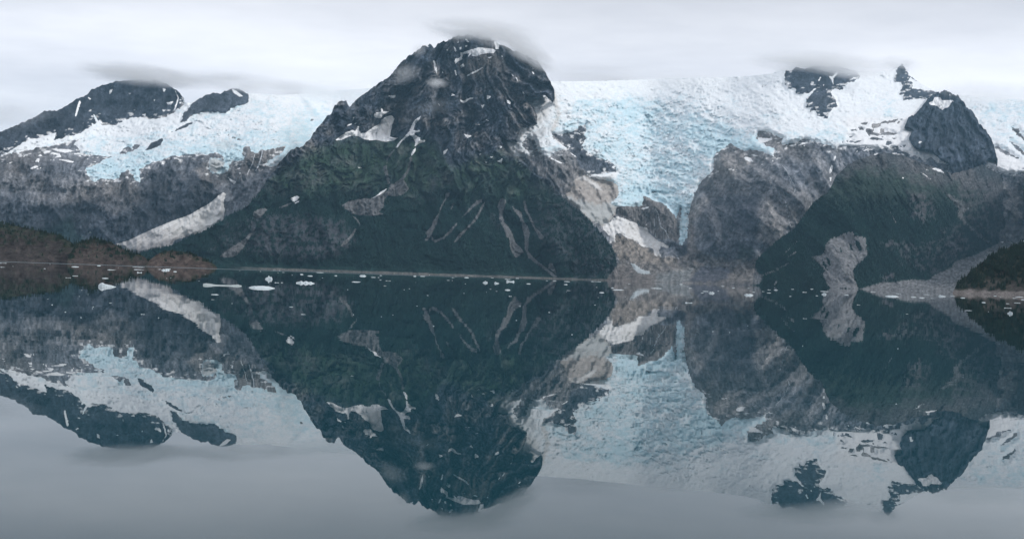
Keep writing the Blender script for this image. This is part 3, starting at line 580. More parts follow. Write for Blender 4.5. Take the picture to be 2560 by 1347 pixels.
# the foot of the pyramid goes under the snowfield
jR = np.clip(np.searchsorted(SR.A[0], SP.A[0]), 0, SR.n - 1)
Dsn = np.empty_like(SP.D)
for i in range(SP.n):
    Dsn[:, i] = np.interp(SP.E[:, i], SR.E[:, jR[i]], SR.D[:, jR[i]])
inside = sstep(-1.5, 1.5, sdf(SP.PX, SP.PY, pyr, 20) + 0.8 * fbm(SP.PX / 5, SP.PY / 5, 4, 3))
base = Dsn - 70 - 0.25 * (SP.D - blur(SP.D, 6, 6)) * 0
thp = np.arctan2(SP.PX - 2375, SP.PY - 190); wvp = fbm(SP.PX / 40, SP.PY / 40, 38, 4); gp = ridged(thp * 7 + 0.6 * wvp, np.hypot(SP.PX - 2375, SP.PY - 190) / 240 + 0.2 * wvp, 39, 5, 0.6) - 0.6
rr = relief_rock(38, 150, 33, 1.6)(SP.PX, SP.PY, SP.X, SP.Z) - 110 * gp
SP.D = np.where(inside > 0, (Dsn + 60) * (1 - inside) + (Dsn - 150 + rr) * inside, Dsn + 60)
SP.X, SP.Z = SP.A * SP.D, CAM_H + SP.E * SP.D
nn = fbm(SP.X / 90, SP.Z / 90, 35, 5)
colP = np.broadcast_to(ROCK_DK * 1.1, SP.PX.shape + (3,)) * np.clip(1.1 + 1.1 * gp, 0.5, 1.9)[..., None] * np.clip(1 + 0.5 * nn + 0.6 * (ridged(SP.PX / 18 + SP.PY / 50, SP.PY / 26, 36, 5, 0.6) - 0.6) + 0.4 * fbm(SP.PX / 6, SP.PY / 6, 37, 4), 0.4, 1.8)[..., None]  # pyramid's ribs lightened and gullies darkened in colour, as painted shading
mtP = build_sheet('mountain', SP, colP, M_TERR, 300, kind='structure', label='dark rock pyramid rising out of the snowfield')
snowP = [Z('V5', 610, 470, 665, 445, 680, 405, 740, 405, 760, 440, 890, 435, 855, 470, 840, 510, 790, 525, 770, 545, 730, 530, 710, 500, 640, 490), Z('V5', 830, 375, 865, 385, 855, 398), Z('V5', 500, 900, 520, 880, 545, 885, 520, 912), Z('V5', 1015, 1060, 1040, 1058, 1030, 1066)]
for k, q in enumerate(snowP): overlay('snow_patch', SP, patch_L(SP, q, 1.6, 4, 0.7, 5, 250 + k), SNOW, M_SNOW, mtP)

# ================================================================== the dark central peak
top_C = J(Z('P', 300, 662, 340, 640, 355, 631, 425, 615, 487, 587, 525, 571, 550, 555, 565, 540, 600, 527, 620, 513, 637, 494, 650, 480, 661, 459, 672, 441, 689, 423, 698, 408, 715, 388, 726, 377, 737, 369, 754, 369),
          Z('V6', 460, 680, 520, 630, 540, 580, 600, 500, 660, 430, 720, 360, 740, 320, 790, 305, 830, 210, 870, 180, 880, 145, 940, 110, 1000, 125, 1030, 180, 1060, 185, 1100, 150, 1150, 90, 1240, 30), Z('P', 921, 227, 940, 213, 954, 202.5, 966, 199),
          Z('V1', 130, 590, 200, 495, 290, 410, 390, 345, 480, 275, 510, 245, 600, 228, 650, 245, 668, 272, 720, 230, 780, 178, 830, 180, 890, 165, 930, 130),
          Z('P', 1142, 88, 1156, 90, 1170, 86, 1184, 91, 1196, 88, 1210, 94, 1226, 94, 1238, 103, 1250, 113, 1264, 116, 1280, 126, 1296, 129, 1312, 138, 1331, 147, 1342, 152, 1352, 163), Z('V1', 2190, 640, 2240, 720, 2290, 830, 2300, 900), Z('P', 1389, 480),
          Z('W8', 1770, 240, 1830, 300, 1900, 360, 2000, 450, 2100, 560, 2200, 650, 2300, 780, 2370, 890, 2400, 960, 2410, 1040), Z('P', 1543, 672, 1547, 700, 1600, 760))
gapC = J(Z('V1', 2290, 830, 2310, 890, 2270, 985, 2180, 900, 2100, 905, 2050, 945, 2000, 910, 1950, 920, 1895, 895, 1940, 980, 2010, 1090, 2055, 1190, 2050, 1290, 1990, 1300, 1910, 1345), Z('V2', 345, 575, 310, 560, 270, 640, 250, 740, 200, 725, 150, 740, 50, 680, 110, 850, 170, 905, 260, 930, 390, 1050, 400, 1090, 530, 1175, 640, 1190, 740, 1345), Z('P', 1408, 497, 1450, 530, 1600, 640, 1600, 100, 1400, 100))
def slope_C(PX, PY):
    s = np.full(PX.shape, 1.0)
    s = np.where(PY < 360, 1.15, s)
    s = np.where(sdf(PX, PY, Z('P', 860, 520, 1100, 480, 1300, 480, 1400, 560, 1300, 690, 860, 690)) > 0, 0.8, s)
    s = np.where(sdf(PX, PY, Z('P', 860, 350, 960, 355, 1010, 360, 980, 470, 880, 520, 760, 480, 700, 440)) > 0, 0.8, s)
    return s
ribC = [(Z('P', 1225, 120, 1245, 120, 1275, 250, 1300, 360, 1270, 360, 1250, 250), 55, 14), (Z('P', 1180, 180, 1200, 160, 1230, 260, 1240, 360, 1190, 400, 1190, 260), -45, 16), (Z('P', 1060, 110, 1080, 120, 1090, 250, 1060, 320, 1030, 300, 1040, 200), 50, 14), (Z('P', 1095, 130, 1115, 150, 1110, 260, 1095, 330, 1085, 250), -50, 10),
        (Z('P', 980, 300, 1010, 300, 1020, 420, 990, 480, 975, 400), -35, 16), (Z('P', 1000, 360, 1040, 340, 990, 440, 975, 480), -30, 8), (Z('P', 1080, 340, 1130, 360, 1170, 480, 1110, 480), 55, 24), (Z('P', 1290, 130, 1330, 150, 1370, 240, 1330, 230), 40, 12), (Z('P', 840, 250, 872, 260, 880, 330, 850, 340), 40, 7),
        (Z('P', 930, 290, 980, 290, 980, 345, 900, 350, 850, 345), -30, 10), (Z('P', 620, 540, 760, 530, 870, 550, 870, 620, 780, 650, 640, 640), 45, 20), (Z('P', 870, 520, 900, 530, 905, 560, 870, 640, 850, 640), -25, 8), (Z('P', 1340, 470, 1440, 530, 1540, 650, 1480, 690, 1380, 640), 60, 30), (Z('P', 1250, 500, 1320, 620, 1400, 690, 1380, 690, 1290, 640), -25, 12)]
def gully(PX, PY):
    th = np.arctan2(PX - 1190, PY - 10); r = np.hypot(PX - 1190, PY - 10)
    wv = fbm(PX / 110, PY / 110, 801, 4)
    return ridged(th * 5.5 + 0.8 * wv, r / 420 + 0.25 * wv, 803, 6, 0.58) - 0.6
def relief_C(PX, PY, X, Zc):
    r = np.hypot(PX - 1190, PY - 10)
    return relief_rock(28, 170, 41, 2.2)(PX, PY, X, Zc) - 150 * gully(PX, PY) * sstep(30, 200, r) * (1 - 0.6 * sstep(440, 560, PY))
SCn = sheet(top_C, 318, 1560, 1.7, 360, [(300, 3000), (500, 3200), (900, 3400), (1300, 3450), (1600, 3500)], slope_C, relief_C, ribC, 3.4, 21, 26)
psh = sstep(-1.2, 1.2, sdf(SCn.PX, SCn.PY, gapC, 12) + 0.7 * fbm(SCn.PX / 5, SCn.PY / 5, 14, 3))
visible = psh < 0.02
SCn.D = SCn.D + 350 * psh; SCn.gone = psh > 0.995
PX, PY = SCn.PX, SCn.PY
n1 = fbm(PX / 30, PY / 30, 271, 5); n2 = fbm(PX / 90, PY / 80, 272, 4); n3 = ridged(PX / 16 + PY / 40, PY / 34, 273, 4) - 0.6
colC = mixc(ROCK_DK, np.array([0.125, 0.118, 0.115]), np.clip(0.3 + 0.8 * n2 + 0.5 * n1, 0, 1))
n5 = fbm(PX / 7, PY / 9, 277, 4, 0.6)
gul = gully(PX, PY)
colC = colC * np.clip(1.3 + 1.7 * gul, 0.5, 2.2)[..., None]  # relief shading put into the rock colour: ribs lighter, gullies darker
colC = colC * np.clip(1 + 0.35 * n1 + 0.6 * n3 + 0.5 * n5, 0.4, 1.8)[..., None]
colC = paint(SCn, colC, Z('P', 1150, 160, 1200, 130, 1245, 125, 1270, 180, 1230, 160, 1190, 200, 1160, 200), (0.15, 0.135, 0.12), 10, 8, 16, 0.6)
colC = paint(SCn, colC, Z('P', 1235, 150, 1262, 150, 1275, 230, 1260, 260), (0.14, 0.13, 0.125), 8, 6, 14, 0.6)
yv = np.interp(PX, [300, 560, 640, 700, 760, 800, 850, 900, 960, 1010, 1060, 1090, 1130, 1180, 1240, 1290, 1330, 1400, 1545, 1600], [560, 520, 478, 430, 392, 372, 352, 352, 352, 345, 350, 365, 425, 400, 385, 400, 440, 490, 620, 640])
vegw = sstep(-1, 1, (PY - yv) / 16 + 1.1 * n1 + 0.2)
high = 1 - sstep(0, 1, (PY - 410 - 25 * n2) / 130)
colC = mixc(colC, mixc(VEG_DK, VEG_AL, high), vegw * np.clip(0.95 - 0.35 * high * np.clip(n1 + 0.3, 0, 1), 0, 1))
# bare cliffs showing through the forest
cl = [(Z('P', 630, 545, 700, 535, 790, 540, 860, 555, 885, 600, 850, 640, 780, 650, 680, 645, 610, 625), 0.80), (Z('P', 1350, 500, 1420, 500, 1480, 560, 1540, 640, 1540, 690, 1440, 690, 1360, 620, 1330, 560), 0.55), (Z('P', 1060, 440, 1120, 430, 1130, 460, 1080, 480), 0.5), (Z('P', 720, 430, 800, 420, 820, 460, 740, 480), 0.4), (Z('P', 660, 460, 700, 450, 720, 490, 680, 500), 0.45),
      (Z('P', 560, 560, 640, 540, 630, 590, 560, 630, 520, 630), 0.55), (Z('P', 860, 460, 930, 450, 930, 480, 880, 490), 0.4), (Z('P', 1230, 540, 1255, 550, 1250, 580, 1232, 570), 0.5), (Z('P', 1020, 490, 1080, 480, 1090, 500, 1030, 505), 0.45), (Z('P', 1290, 440, 1400, 440, 1400, 490, 1340, 470), 0.5)]
patchy = np.clip(0.75 + 1.2 * fbm(PX / 13, PY / 11, 275, 4), 0, 1)
for q, k in cl:
    colC0 = paint(SCn, colC, q, (0.082, 0.082, 0.096), 12, 10, 20, 1.0); colC = colC + (colC0 - colC) * (k * patchy)[..., None]
colC = colC * np.clip(1 + (0.55 - 0.25 * vegw) * fbm(PX / 6, PY / 5, 279, 4, 0.65) + 0.25 * n2, 0.5, 1.7)[..., None]
hgt = CAM_H + SCn.E * SCn.D
colC = mixc(colC, np.array([0.15, 0.145, 0.135]), sstep(6, 3, hgt + 1.5 * n1) * sstep(560, 680, PX))
colC = paint(SCn, colC, Z('W8', 2460, 1050, 2390, 1110, 2340, 1170, 2300, 1235, 2300, 1300, 2600, 1300), np.array([0.22, 0.20, 0.19]), 2, 2, 6, 0.95)
mtC = build_sheet('mountain', SCn, colC, M_TERR, 700, 1250, kind='structure', label='dark rocky peak with forested lower slopes and its summit in cloud')
def scree(S, polys, parent, seed, c=SCREE, rate=1.6, namp=1.6):
    g = fbm(S.PX / 6, S.PY / 6, seed, 4)
    for k, q in enumerate(polys):
        overlay('scree_chute', S, patch_L(S, q, rate, 4, namp, 4.5, seed + k), np.asarray(c) * np.clip(1 + 0.35 * g, 0.6, 1.4)[..., None], M_TERR, parent)
scC = [Z('W8', *r) for r in ((360, 210, 410, 195, 405, 240, 370, 270, 320, 350, 300, 400, 270, 490, 250, 570, 210, 650, 180, 720, 140, 780, 100, 775, 140, 710, 110, 690, 180, 610, 220, 520, 280, 440, 295, 370, 350, 270),
      (180, 720, 220, 770, 330, 730, 420, 640, 490, 560, 490, 590, 430, 670, 340, 750, 230, 805, 190, 770), (555, 495, 675, 350, 730, 298, 800, 275, 795, 312, 705, 365, 600, 465), (455, 800, 515, 700, 575, 650, 675, 555, 735, 460, 795, 350, 840, 298, 815, 365, 725, 535, 625, 635, 565, 705, 480, 795),
      (1010, 275, 1050, 265, 1085, 295, 1070, 360, 1040, 480, 1060, 550, 1120, 620, 1170, 720, 1200, 810, 1260, 860, 1300, 920, 1250, 960, 1200, 985, 1150, 920, 1130, 840, 1120, 760, 1080, 720, 1050, 620, 1000, 530, 1000, 430, 980, 370),
      (1150, 350, 1180, 380, 1210, 420, 1200, 390, 1240, 420, 1270, 440, 1280, 520, 1340, 600, 1375, 690, 1355, 750, 1350, 900, 1390, 950, 1460, 1020, 1580, 1112, 1710, 1215, 1650, 1210, 1540, 1125, 1450, 1065, 1345, 975, 1308, 870, 1308, 750, 1280, 640, 1270, 560, 1225, 470, 1165, 400),
      (1290, 295, 1320, 300, 1325, 370, 1355, 440, 1405, 540, 1435, 620, 1500, 680, 1540, 730, 1520, 775, 1480, 750, 1450, 680, 1415, 630, 1365, 510, 1305, 400), (1600, 1040, 1640, 1050, 1670, 1110, 1690, 1190, 1640, 1140, 1590, 1110), (420, 400, 430, 340, 460, 330, 430, 400))]
scC += [Z('W7', *r) for r in ((1500, 380, 1600, 320, 1800, 285, 1900, 290, 2000, 230, 2100, 190, 2130, 100, 2200, 100, 2300, 50, 2330, 100, 2370, 170, 2300, 240, 2200, 260, 2100, 250, 2050, 300, 2040, 400, 1980, 460, 2050, 490, 1900, 515, 1750, 505, 1650, 490, 1580, 440), (0, 980, 80, 920, 200, 850, 300, 770, 400, 650, 390, 700, 300, 830, 240, 930, 170, 1010, 100, 1040, 0, 1045, -60, 1030),
      (370, 470, 430, 430, 520, 410, 555, 430, 500, 500, 440, 550, 380, 520), (690, 410, 800, 360, 880, 335, 820, 380, 740, 412), (1630, 490, 1690, 535, 1745, 600, 1738, 640, 1712, 590, 1680, 550), (1480, 910, 1540, 830, 1600, 780, 1690, 655, 1690, 690, 1650, 770, 1570, 870))]
scC += [Z('V6', *r) for r in ((1675, 750, 1600, 850, 1555, 930, 1545, 1000, 1560, 1100, 1595, 1230, 1560, 1245, 1535, 1150, 1495, 1010, 1540, 990, 1545, 890, 1620, 795), (1865, 870, 1890, 890, 1868, 1000, 1845, 1080, 1765, 1185, 1700, 1235, 1630, 1250, 1750, 1150, 1820, 1050, 1845, 950))]
scree(SCn, scC, mtC, 300, SCREE, 1.6, 1.1)
snC = [Z('V1', *r) for r in ((1030, 330, 1060, 330, 1150, 300, 1270, 265, 1400, 275, 1450, 280, 1480, 290, 1510, 305, 1470, 345, 1390, 345, 1310, 360, 1240, 385, 1180, 380, 1180, 350, 1130, 390, 1150, 345, 1100, 350, 1060, 360, 1050, 430, 1000, 450, 960, 490, 945, 450, 965, 410, 1000, 415, 1030, 385),
      (1480, 180, 1550, 200, 1550, 290, 1500, 285), (1380, 405, 1440, 385, 1470, 390, 1420, 410), (1215, 430, 1290, 415, 1285, 440, 1270, 430), (1030, 510, 1070, 480, 1085, 520, 1040, 545), (1115, 640, 1200, 590, 1280, 555, 1325, 530, 1330, 540, 1270, 585, 1120, 655), (663, 440, 682, 440, 712, 540, 714, 640, 693, 590, 678, 540), (775, 575, 800, 600, 785, 615), (1000, 165, 1012, 205, 990, 205), (1080, 145, 1110, 150, 1150, 195, 1120, 195), (935, 250, 955, 260, 980, 310, 960, 325), (1020, 265, 1045, 250, 1040, 290, 1010, 300),
      (1095, 235, 1122, 238, 1116, 265, 1095, 260), (835, 300, 872, 286, 857, 310), (558, 233, 590, 236, 604, 260, 570, 252), (50, 910, 80, 920, 160, 903, 150, 940, 90, 950), (915, 875, 960, 910, 906, 917), (1010, 950, 1060, 985, 1160, 940, 1200, 943, 1190, 962, 1150, 967, 1070, 1020, 1038, 1000), (1385, 905, 1437, 920, 1430, 942, 1388, 968), (1308, 1045, 1357, 1028, 1330, 1087), (1646, 966, 1690, 978, 1712, 1010, 1700, 1032, 1662, 1010), (1716, 620, 1742, 633, 1752, 658, 1733, 650), (1758, 640, 1787, 670, 1808, 727, 1788, 712), (1988, 588, 2012, 595, 2027, 632, 2003, 617), (1576, 368, 1602, 380, 1600, 397, 1586, 390), (718, 1005, 763, 1045, 743, 1052), (1363, 1228, 1412, 1250, 1393, 1255), (1858, 843, 1882, 870, 1888, 897, 1868, 887), (1995, 538, 2022, 560, 2008, 567), (1180, 1290, 1330, 1300, 1310, 1310), (945, 570, 968, 570, 980, 640, 968, 645), (2105, 830, 2118, 850, 2112, 868))]
snC += [Z('V6', *r) for r in ((845, 655, 930, 590, 1000, 545, 1090, 510, 1120, 530, 1165, 450, 1170, 500, 1195, 555, 1260, 550, 1370, 470, 1450, 430, 1470, 380, 1530, 335, 1610, 315, 1650, 355, 1620, 450, 1600, 530, 1590, 600, 1640, 620, 1695, 620, 1640, 655, 1520, 672, 1400, 645, 1340, 655, 1230, 635, 1170, 600, 1100, 585, 1040, 600, 930, 650),
      (1365, 310, 1400, 280, 1470, 265, 1468, 220, 1490, 225, 1500, 265, 1580, 262, 1500, 310, 1470, 350, 1440, 355, 1390, 345), (997, 470, 1030, 438, 1088, 418, 1070, 442), (1088, 437, 1138, 413, 1137, 431), (1082, 392, 1088, 348, 1107, 343, 1098, 382),
      (2050, 290, 2030, 310, 2000, 340, 1990, 370, 1930, 430, 1910, 500, 1900, 520, 2000, 515, 1985, 540, 1910, 550, 1940, 590, 2000, 620, 1990, 650, 2065, 648, 2055, 672, 1990, 690, 1960, 710, 1920, 740, 1930, 680, 1900, 620, 1860, 585, 1800, 620, 1740, 680, 1690, 752, 1672, 747, 1700, 690, 1780, 610, 1850, 530, 1880, 450, 1930, 370, 2010, 320), (1897, 790, 1937, 748, 1932, 800, 1880, 862, 1873, 840), (1135, 1008, 1198, 1018, 1170, 1026))]
snC += [Z('W7', *r) for r in ((848, 295, 900, 260, 940, 253, 967, 275, 940, 315, 890, 332), (898, 347, 972, 308, 967, 327, 910, 355), (1885, 288, 1960, 243, 2000, 208, 2088, 158, 2072, 187, 2000, 243, 1900, 293), (1853, 497, 1880, 483, 1907, 502))]
snC += [Z('A3', *r) for r in ((200, 560, 246, 572, 220, 582), (98, 650, 120, 638, 112, 660, 100, 668), (375, 700, 400, 685, 398, 715), (278, 660, 292, 663, 284, 672), (383, 622, 402, 625, 392, 634), (335, 675, 352, 678, 343, 684), (310, 700, 326, 704, 317, 711))]
cS = mixc(SNOW, SNOW * 0.92, np.clip(fbm(PX / 9, PY / 5, 3, 3), 0, 1))
cS = paint(SCn, cS, Z('V6', 1450, 430, 1530, 335, 1650, 355, 1600, 530, 1590, 600, 1450, 560), (0.74, 0.72, 0.69), 8, 4, 8, 0.7)
for k, q in enumerate(snC): overlay('snow_patch', SCn, patch_L(SCn, q, 1.8, 4, 0.6, 4.5, 400 + k), cS, M_SNOW, mtC)

# ================================================================== forested mountain on the other side of the river mouth
top_F = J(Z('P', 1870, 760, 1884, 700), Z('V7', 25, 700, 40, 650, 90, 590, 160, 530, 240, 460, 300, 410, 380, 370, 430, 300, 490, 220, 540, 150, 580, 100, 640, 50, 720, 0), Z('P', 2090, 440, 2120, 412, 2150, 398, 2180, 387, 2215, 382, 2250, 386, 2290, 402, 2340, 420, 2380, 434, 2420, 425, 2455, 412, 2500, 436, 2560, 436, 2650, 420, 2900, 400))
def slope_F(PX, PY):
    s = np.full(PX.shape, 0.95)
    s = np.where(sdf(PX, PY, Z('V7', 1000, 905, 1500, 825, 1880, 710, 2330, 470, 2700, 380, 2700, 960, 1000, 960), 30) > 0, 0.16, s)
    return s
SF = sheet(top_F, 1872, 2760, 1.9, 260, [(1860, 3300), (2100, 3150), (2300, 3200), (2800, 2900)], slope_F, relief_rock(30, 190, 61, 2.0),
           [(Z('P', 2130, 440, 2220, 400, 2300, 440, 2300, 500, 2140, 500), 50, 30), (Z('P', 2250, 480, 2330, 470, 2360, 560, 2300, 620), 40, 20), (Z('P', 2380, 500, 2420, 520, 2480, 640, 2440, 600), -40, 14)])
PX, PY = SF.PX, SF.PY
n1 = fbm(PX / 30, PY / 26, 371, 5); n2 = fbm(PX / 90, PY / 80, 372, 4)
colF = mixc(np.array([0.066, 0.076, 0.084]), np.array([0.110, 0.110, 0.114]), np.clip(0.5 + n2, 0, 1)) * np.clip(1 + 0.4 * n1, 0.6, 1.5)[..., None]
yv = np.interp(PX, [1870, 2060, 2100, 2160, 2250, 2320, 2400, 2480, 2560, 2800], [480, 470, 440, 425, 432, 450, 470, 500, 540, 540])
vegw = sstep(-1, 1, (PY - yv) / 28 + 0.9 * n1)
colF = mixc(colF, mixc(VEG_DK, np.array([0.026, 0.045, 0.036]), 1 - sstep(470, 560, PY)), vegw * 0.96)
patchy = np.clip(0.7 + 1.3 * fbm(PX / 13, PY / 11, 375, 4), 0, 1)
for q, k in ((Z('P', 2270, 480, 2330, 480, 2340, 540, 2300, 560, 2275, 540), 0.7), (Z('P', 2200, 610, 2270, 600, 2280, 615, 2220, 620), 0.8), (Z('P', 2240, 620, 2340, 600, 2400, 590, 2420, 640, 2330, 690, 2250, 660), 0.5), (Z('P', 2200, 690, 2235, 680, 2230, 700, 2205, 705), 0.85), (Z('P', 2400, 470, 2600, 440, 2600, 600, 2480, 600, 2400, 540), 0.6), (Z('P', 2350, 570, 2400, 560, 2440, 620, 2380, 640), 0.6)):
    c0 = paint(SF, colF, q, (0.115, 0.108, 0.118), 10, 9, 18, 1.0); colF = colF + (c0 - colF) * (k * patchy)[..., None]
GRAV = np.array([0.192, 0.193, 0.199])
colF = paint(SF, colF, Z('V7', 1000, 915, 1200, 860, 1500, 825, 1660, 830, 1720, 780, 1880, 710, 1900, 660, 2100, 590, 2250, 520, 2330, 470, 2320, 390, 2330, 350, 2700, 300, 2700, 1000, 1000, 980), GRAV, 2, 2, 6, 0.95)
colF = paint(SF, colF, Z('V7', 1800, 0, 1880, 30, 1960, 90, 2050, 160, 1985, 190, 1990, 260, 2080, 340, 2200, 450, 2300, 520, 2150, 440, 1950, 260, 1930, 150, 1880, 80), GRAV, 3, 4, 8, 0.8)
colF = paint(SF, colF, Z('V7', -60, 800, 25, 700, 60, 770, 100, 780, 80, 860, -60, 900), GRAV, 3, 2, 6, 0.9)
colF = colF * np.clip(1 + 0.55 * fbm(PX / 6, PY / 5, 379, 4, 0.65) + 0.25 * n2, 0.5, 1.7)[..., None]
mtF = build_sheet('mountain', SF, colF, M_TERR, 900, kind='structure', label='dark green forested mountain with a pale hand shaped rockslide')
hand = Z('V7', 555, 610, 600, 600, 640, 600, 680, 570, 690, 500, 740, 440, 810, 410, 860, 390, 940, 375, 980, 410, 1070, 430, 1080, 520, 1085, 590, 1040, 640, 980, 690, 950, 740, 960, 800, 990, 880, 1000, 915, 730, 910, 700, 850, 660, 770, 690, 740, 650, 700, 610, 660)
hh = [Z('V7', *r) for r in ((650, 620, 700, 690, 710, 735, 670, 690), (700, 615, 730, 640, 738, 700, 710, 670), (915, 460, 935, 500, 950, 550, 925, 545), (970, 450, 1010, 470, 1035, 550, 1010, 555, 980, 500), (610, 655, 680, 760, 650, 740), (830, 520, 845, 550, 835, 570))]
g = fbm(PX / 6, PY / 6, 390, 4)
overlay('scree_chute', SF, np.minimum(np.clip(patch_L(SF, hand, 1.6, 60, 2.2, 4.5, 391, 30) - 12 * np.clip(fbm((SF.PX + 0.35 * (SF.PY - 640)) / 4.0, SF.PY / 26, 393, 3) * 2 - 0.5, 0, 1) * sstep(690, 600, SF.PY), -4, 4), -1.6 * (np.max([sdf(SF.PX, SF.PY, h, 8) for h in hh], 0) + 0.2 + 2.4 * fbm(SF.PX / 3, SF.PY / 8, 392, 3))), GRAV * 1.02 * np.clip(1 + 0.3 * g, 0.6, 1.4)[..., None], M_TERR, mtF)
scree(SF, [Z('V7', *r) for r in ((90, 770, 200, 735, 330, 668, 347, 672, 240, 745, 100, 792), (290, 582, 420, 458, 430, 468, 300, 592), (330, 612, 430, 543, 425, 562, 340, 620), (195, 875, 220, 840, 245, 830, 235, 860, 215, 878), (1290, 160, 1310, 200, 1360, 285, 1350, 290, 1310, 220))], mtF, 395, GRAV, 1.6, 1.0)
snF = [Z('V5', *r) for r in ((195, 1005, 310, 1010, 330, 1030, 240, 1025), (505, 1205, 560, 1235, 645, 1300, 600, 1275), (650, 1180, 720, 1165, 760, 1200, 790, 1235, 700, 1205), (720, 1165, 840, 1165, 905, 1190, 800, 1185), (590, 1105, 650, 1150, 610, 1130), (570, 1170, 620, 1205, 590, 1195), (325, 1275, 350, 1278, 340, 1292), (20, 1025, 70, 1008, 65, 1025, 30, 1038), (0, 940, 10, 940, 5, 945))] + [Z('V7', 2340, 470, 2370, 465, 2355, 482), Z('V7', 2430, 470, 2500, 465, 2490, 485, 2440, 482), Z('V7', 2520, 462, 2570, 455, 2560, 470)]
for k, q in enumerate(snF): overlay('snow_patch', SF, patch_L(SF, q, 1.8, 4, 0.6, 4.5, 500 + k), SNOW, M_SNOW, mtF)

# ================================================================== near shores: three brown islands and a wooded bank
def near(name, top, x0, x1, shore, seed, slope, rock, veg_line, label, back, rockbase=None):
    S = sheet(top, x0, x1, 2.0, 70, shore, lambda PX, PY: np.full(PX.shape, slope), relief_rock(5.0, 30, seed, 1.3), (), 1.5, seed, 4)
    PX, PY = S.PX, S.PY
    n1 = fbm(PX / 16, PY / 9, seed, 5); n2 = fbm(PX / 40, PY / 30, seed + 5, 4)
    t = np.clip((S.E - S.E[0]) / np.maximum(S.etop[None] - S.E[0], 1e-4), 0, 1)
    vg = sstep(-0.25, 0.25, t - veg_line + 0.45 * n1 + 0.3 * n2)
    c = np.asarray(rock) * np.clip(1 + 0.5 * n1, 0.5, 1.6)[..., None]
    c = mixc(c, np.array([0.032, 0.040, 0.028]), vg * 0.9)
    if rockbase is not None: c = mixc(c, np.asarray(rockbase), sstep(7, 3, S.Z + 2 * n1))
    o = build_sheet(name, S, c, M_NEAR, back, kind='structure', label=label)
    S.veg = vg; S.obj = o
    return S
top1 = J(Z('P', -400, 530, -200, 545, -60, 553), Z('V8', 0, 312, 130, 332, 250, 357, 400, 392, 550, 422, 650, 462, 700, 497, 760, 540, 800, 620, 840, 700, 880, 780))
I1 = near('island', top1, -380, 208, [(-400, 1250), (220, 1350)], 611, 0.75, (0.052, 0.044, 0.042), 0.72, 'long dark brown rocky shore with a wooded top', 160)
top2 = Z('V8', 640, 780, 690, 640, 740, 545, 770, 503, 860, 486, 920, 465, 980, 470, 1030, 492, 1110, 500, 1170, 538, 1250, 578, 1330, 610, 1380, 618, 1460, 655, 1500, 700, 1540, 760)
I2 = near('island', top2, 164, 382, [(150, 1300), (400, 1320)], 612, 0.8, (0.070, 0.057, 0.052), 0.74, 'round brown rocky island with a dark tree crest', 120)
top3 = Z('V8', 1410, 760, 1460, 715, 1530, 652, 1600, 605, 1680, 588, 1780, 590, 1900, 612, 2000, 648, 2080, 686, 2140, 722, 2175, 760)
I3 = near('island', top3, 354, 542, [(350, 1280), (560, 1280)], 613, 0.7, (0.088, 0.069, 0.061), 0.82, 'low rusty brown islet with thin bushes at its top', 90)
topB = J(Z('V7', 1880, 960), Z('V7', 1900, 925, 1930, 862, 1970, 815, 2010, 797, 2050, 762, 2130, 692, 2200, 632, 2270, 592, 2320, 558, 2350, 540, 2380, 540, 2450, 505, 2560, 474), Z('P', 2640, 590, 2760, 575, 2900, 560))
BK = near('bank', topB, 2380, 2760, [(2370, 1300), (2560, 1220), (2800, 1100)], 614, 0.75, (0.085, 0.075, 0.068), 0.25, 'wooded green bank with pale boulders at the waterline', 200, (0.20, 0.18, 0.168))

# ================================================================== trees
rng = random.Random(7)
def cone_ring(V, Fc, x, y, z, r, h, sides, rnd, ang=0.0, tip=None):
    b = len(V)
    for k in range(sides):
        t = ang + 2 * math.pi * k / sides
        rr = r * rnd.uniform(0.7, 1.25)
        V.append((x + rr * math.cos(t), y + rr * math.sin(t), z + rnd.uniform(-0.06, 0.06) * h))
    V.append((x + rnd.uniform(-0.05, 0.05) * r, y, z + h))
    for k in range(sides): Fc.append((b + k, b + (k + 1) % sides, b + sides))
def scatter(S, weight, count, seed):
    r = np.random.default_rng(seed)
    wgt = np.where(S.over, 0, weight).astype(float); wgt[-1] = 0
    p = (wgt / wgt.sum()).ravel()
    idx = r.choice(p.size, count, p=p)
    i, j = np.unravel_index(idx, wgt.shape)
    i2 = np.minimum(i + 1, S.rows - 1); j2 = np.minimum(j + 1, S.n - 1)
    fi = r.random(count); fj = r.random(count)
    def mixv(Q): return (Q[i, j] * (1 - fi) + Q[i2, j] * fi) * (1 - fj) + (Q[i, j2] * (1 - fi) + Q[i2, j2] * fi) * fj
    D = mixv(S.D); A = mixv(S.A); E = mixv(S.E)
    return np.stack([A * D, D, CAM_H + E * D], -1), r
def forest(name, S, weight, count, hmin, hmax, seed, label, tiers=1, sides=5, mat=M_FOREST, wide=0.24):
    pts, r = scatter(S, weight, count, seed)
    V = []; Fc = []; rnd = random.Random(seed)
    for (x, y, z) in pts:
        h = rnd.uniform(hmin, hmax); rad = h * wide * rnd.uniform(0.8, 1.3)
        for k in range(tiers):
            f = k / tiers
            cone_ring(V, Fc, x, y, z - 0.1 * h + h * (0.05 + 0.80 * f), rad * (1 - 0.75 * f), h * (1.0 - 0.62 * f) * (0.55 if tiers > 1 else 1.1), sides, rnd, rnd.uniform(0, 6))
    me = bpy.data.meshes.new(name); me.from_pydata(V, [], Fc); me.materials.append(mat)
    return link(name, me, None, None, kind='stuff', label=label, category='forest')
def inv(S, polys, pad=4):
    m = np.ones(S.PX.shape)
    for q in polys: m *= sdf(S.PX, S.PY, q, 12) < -2.0
    return m
def lum(c): return c.mean(-1)
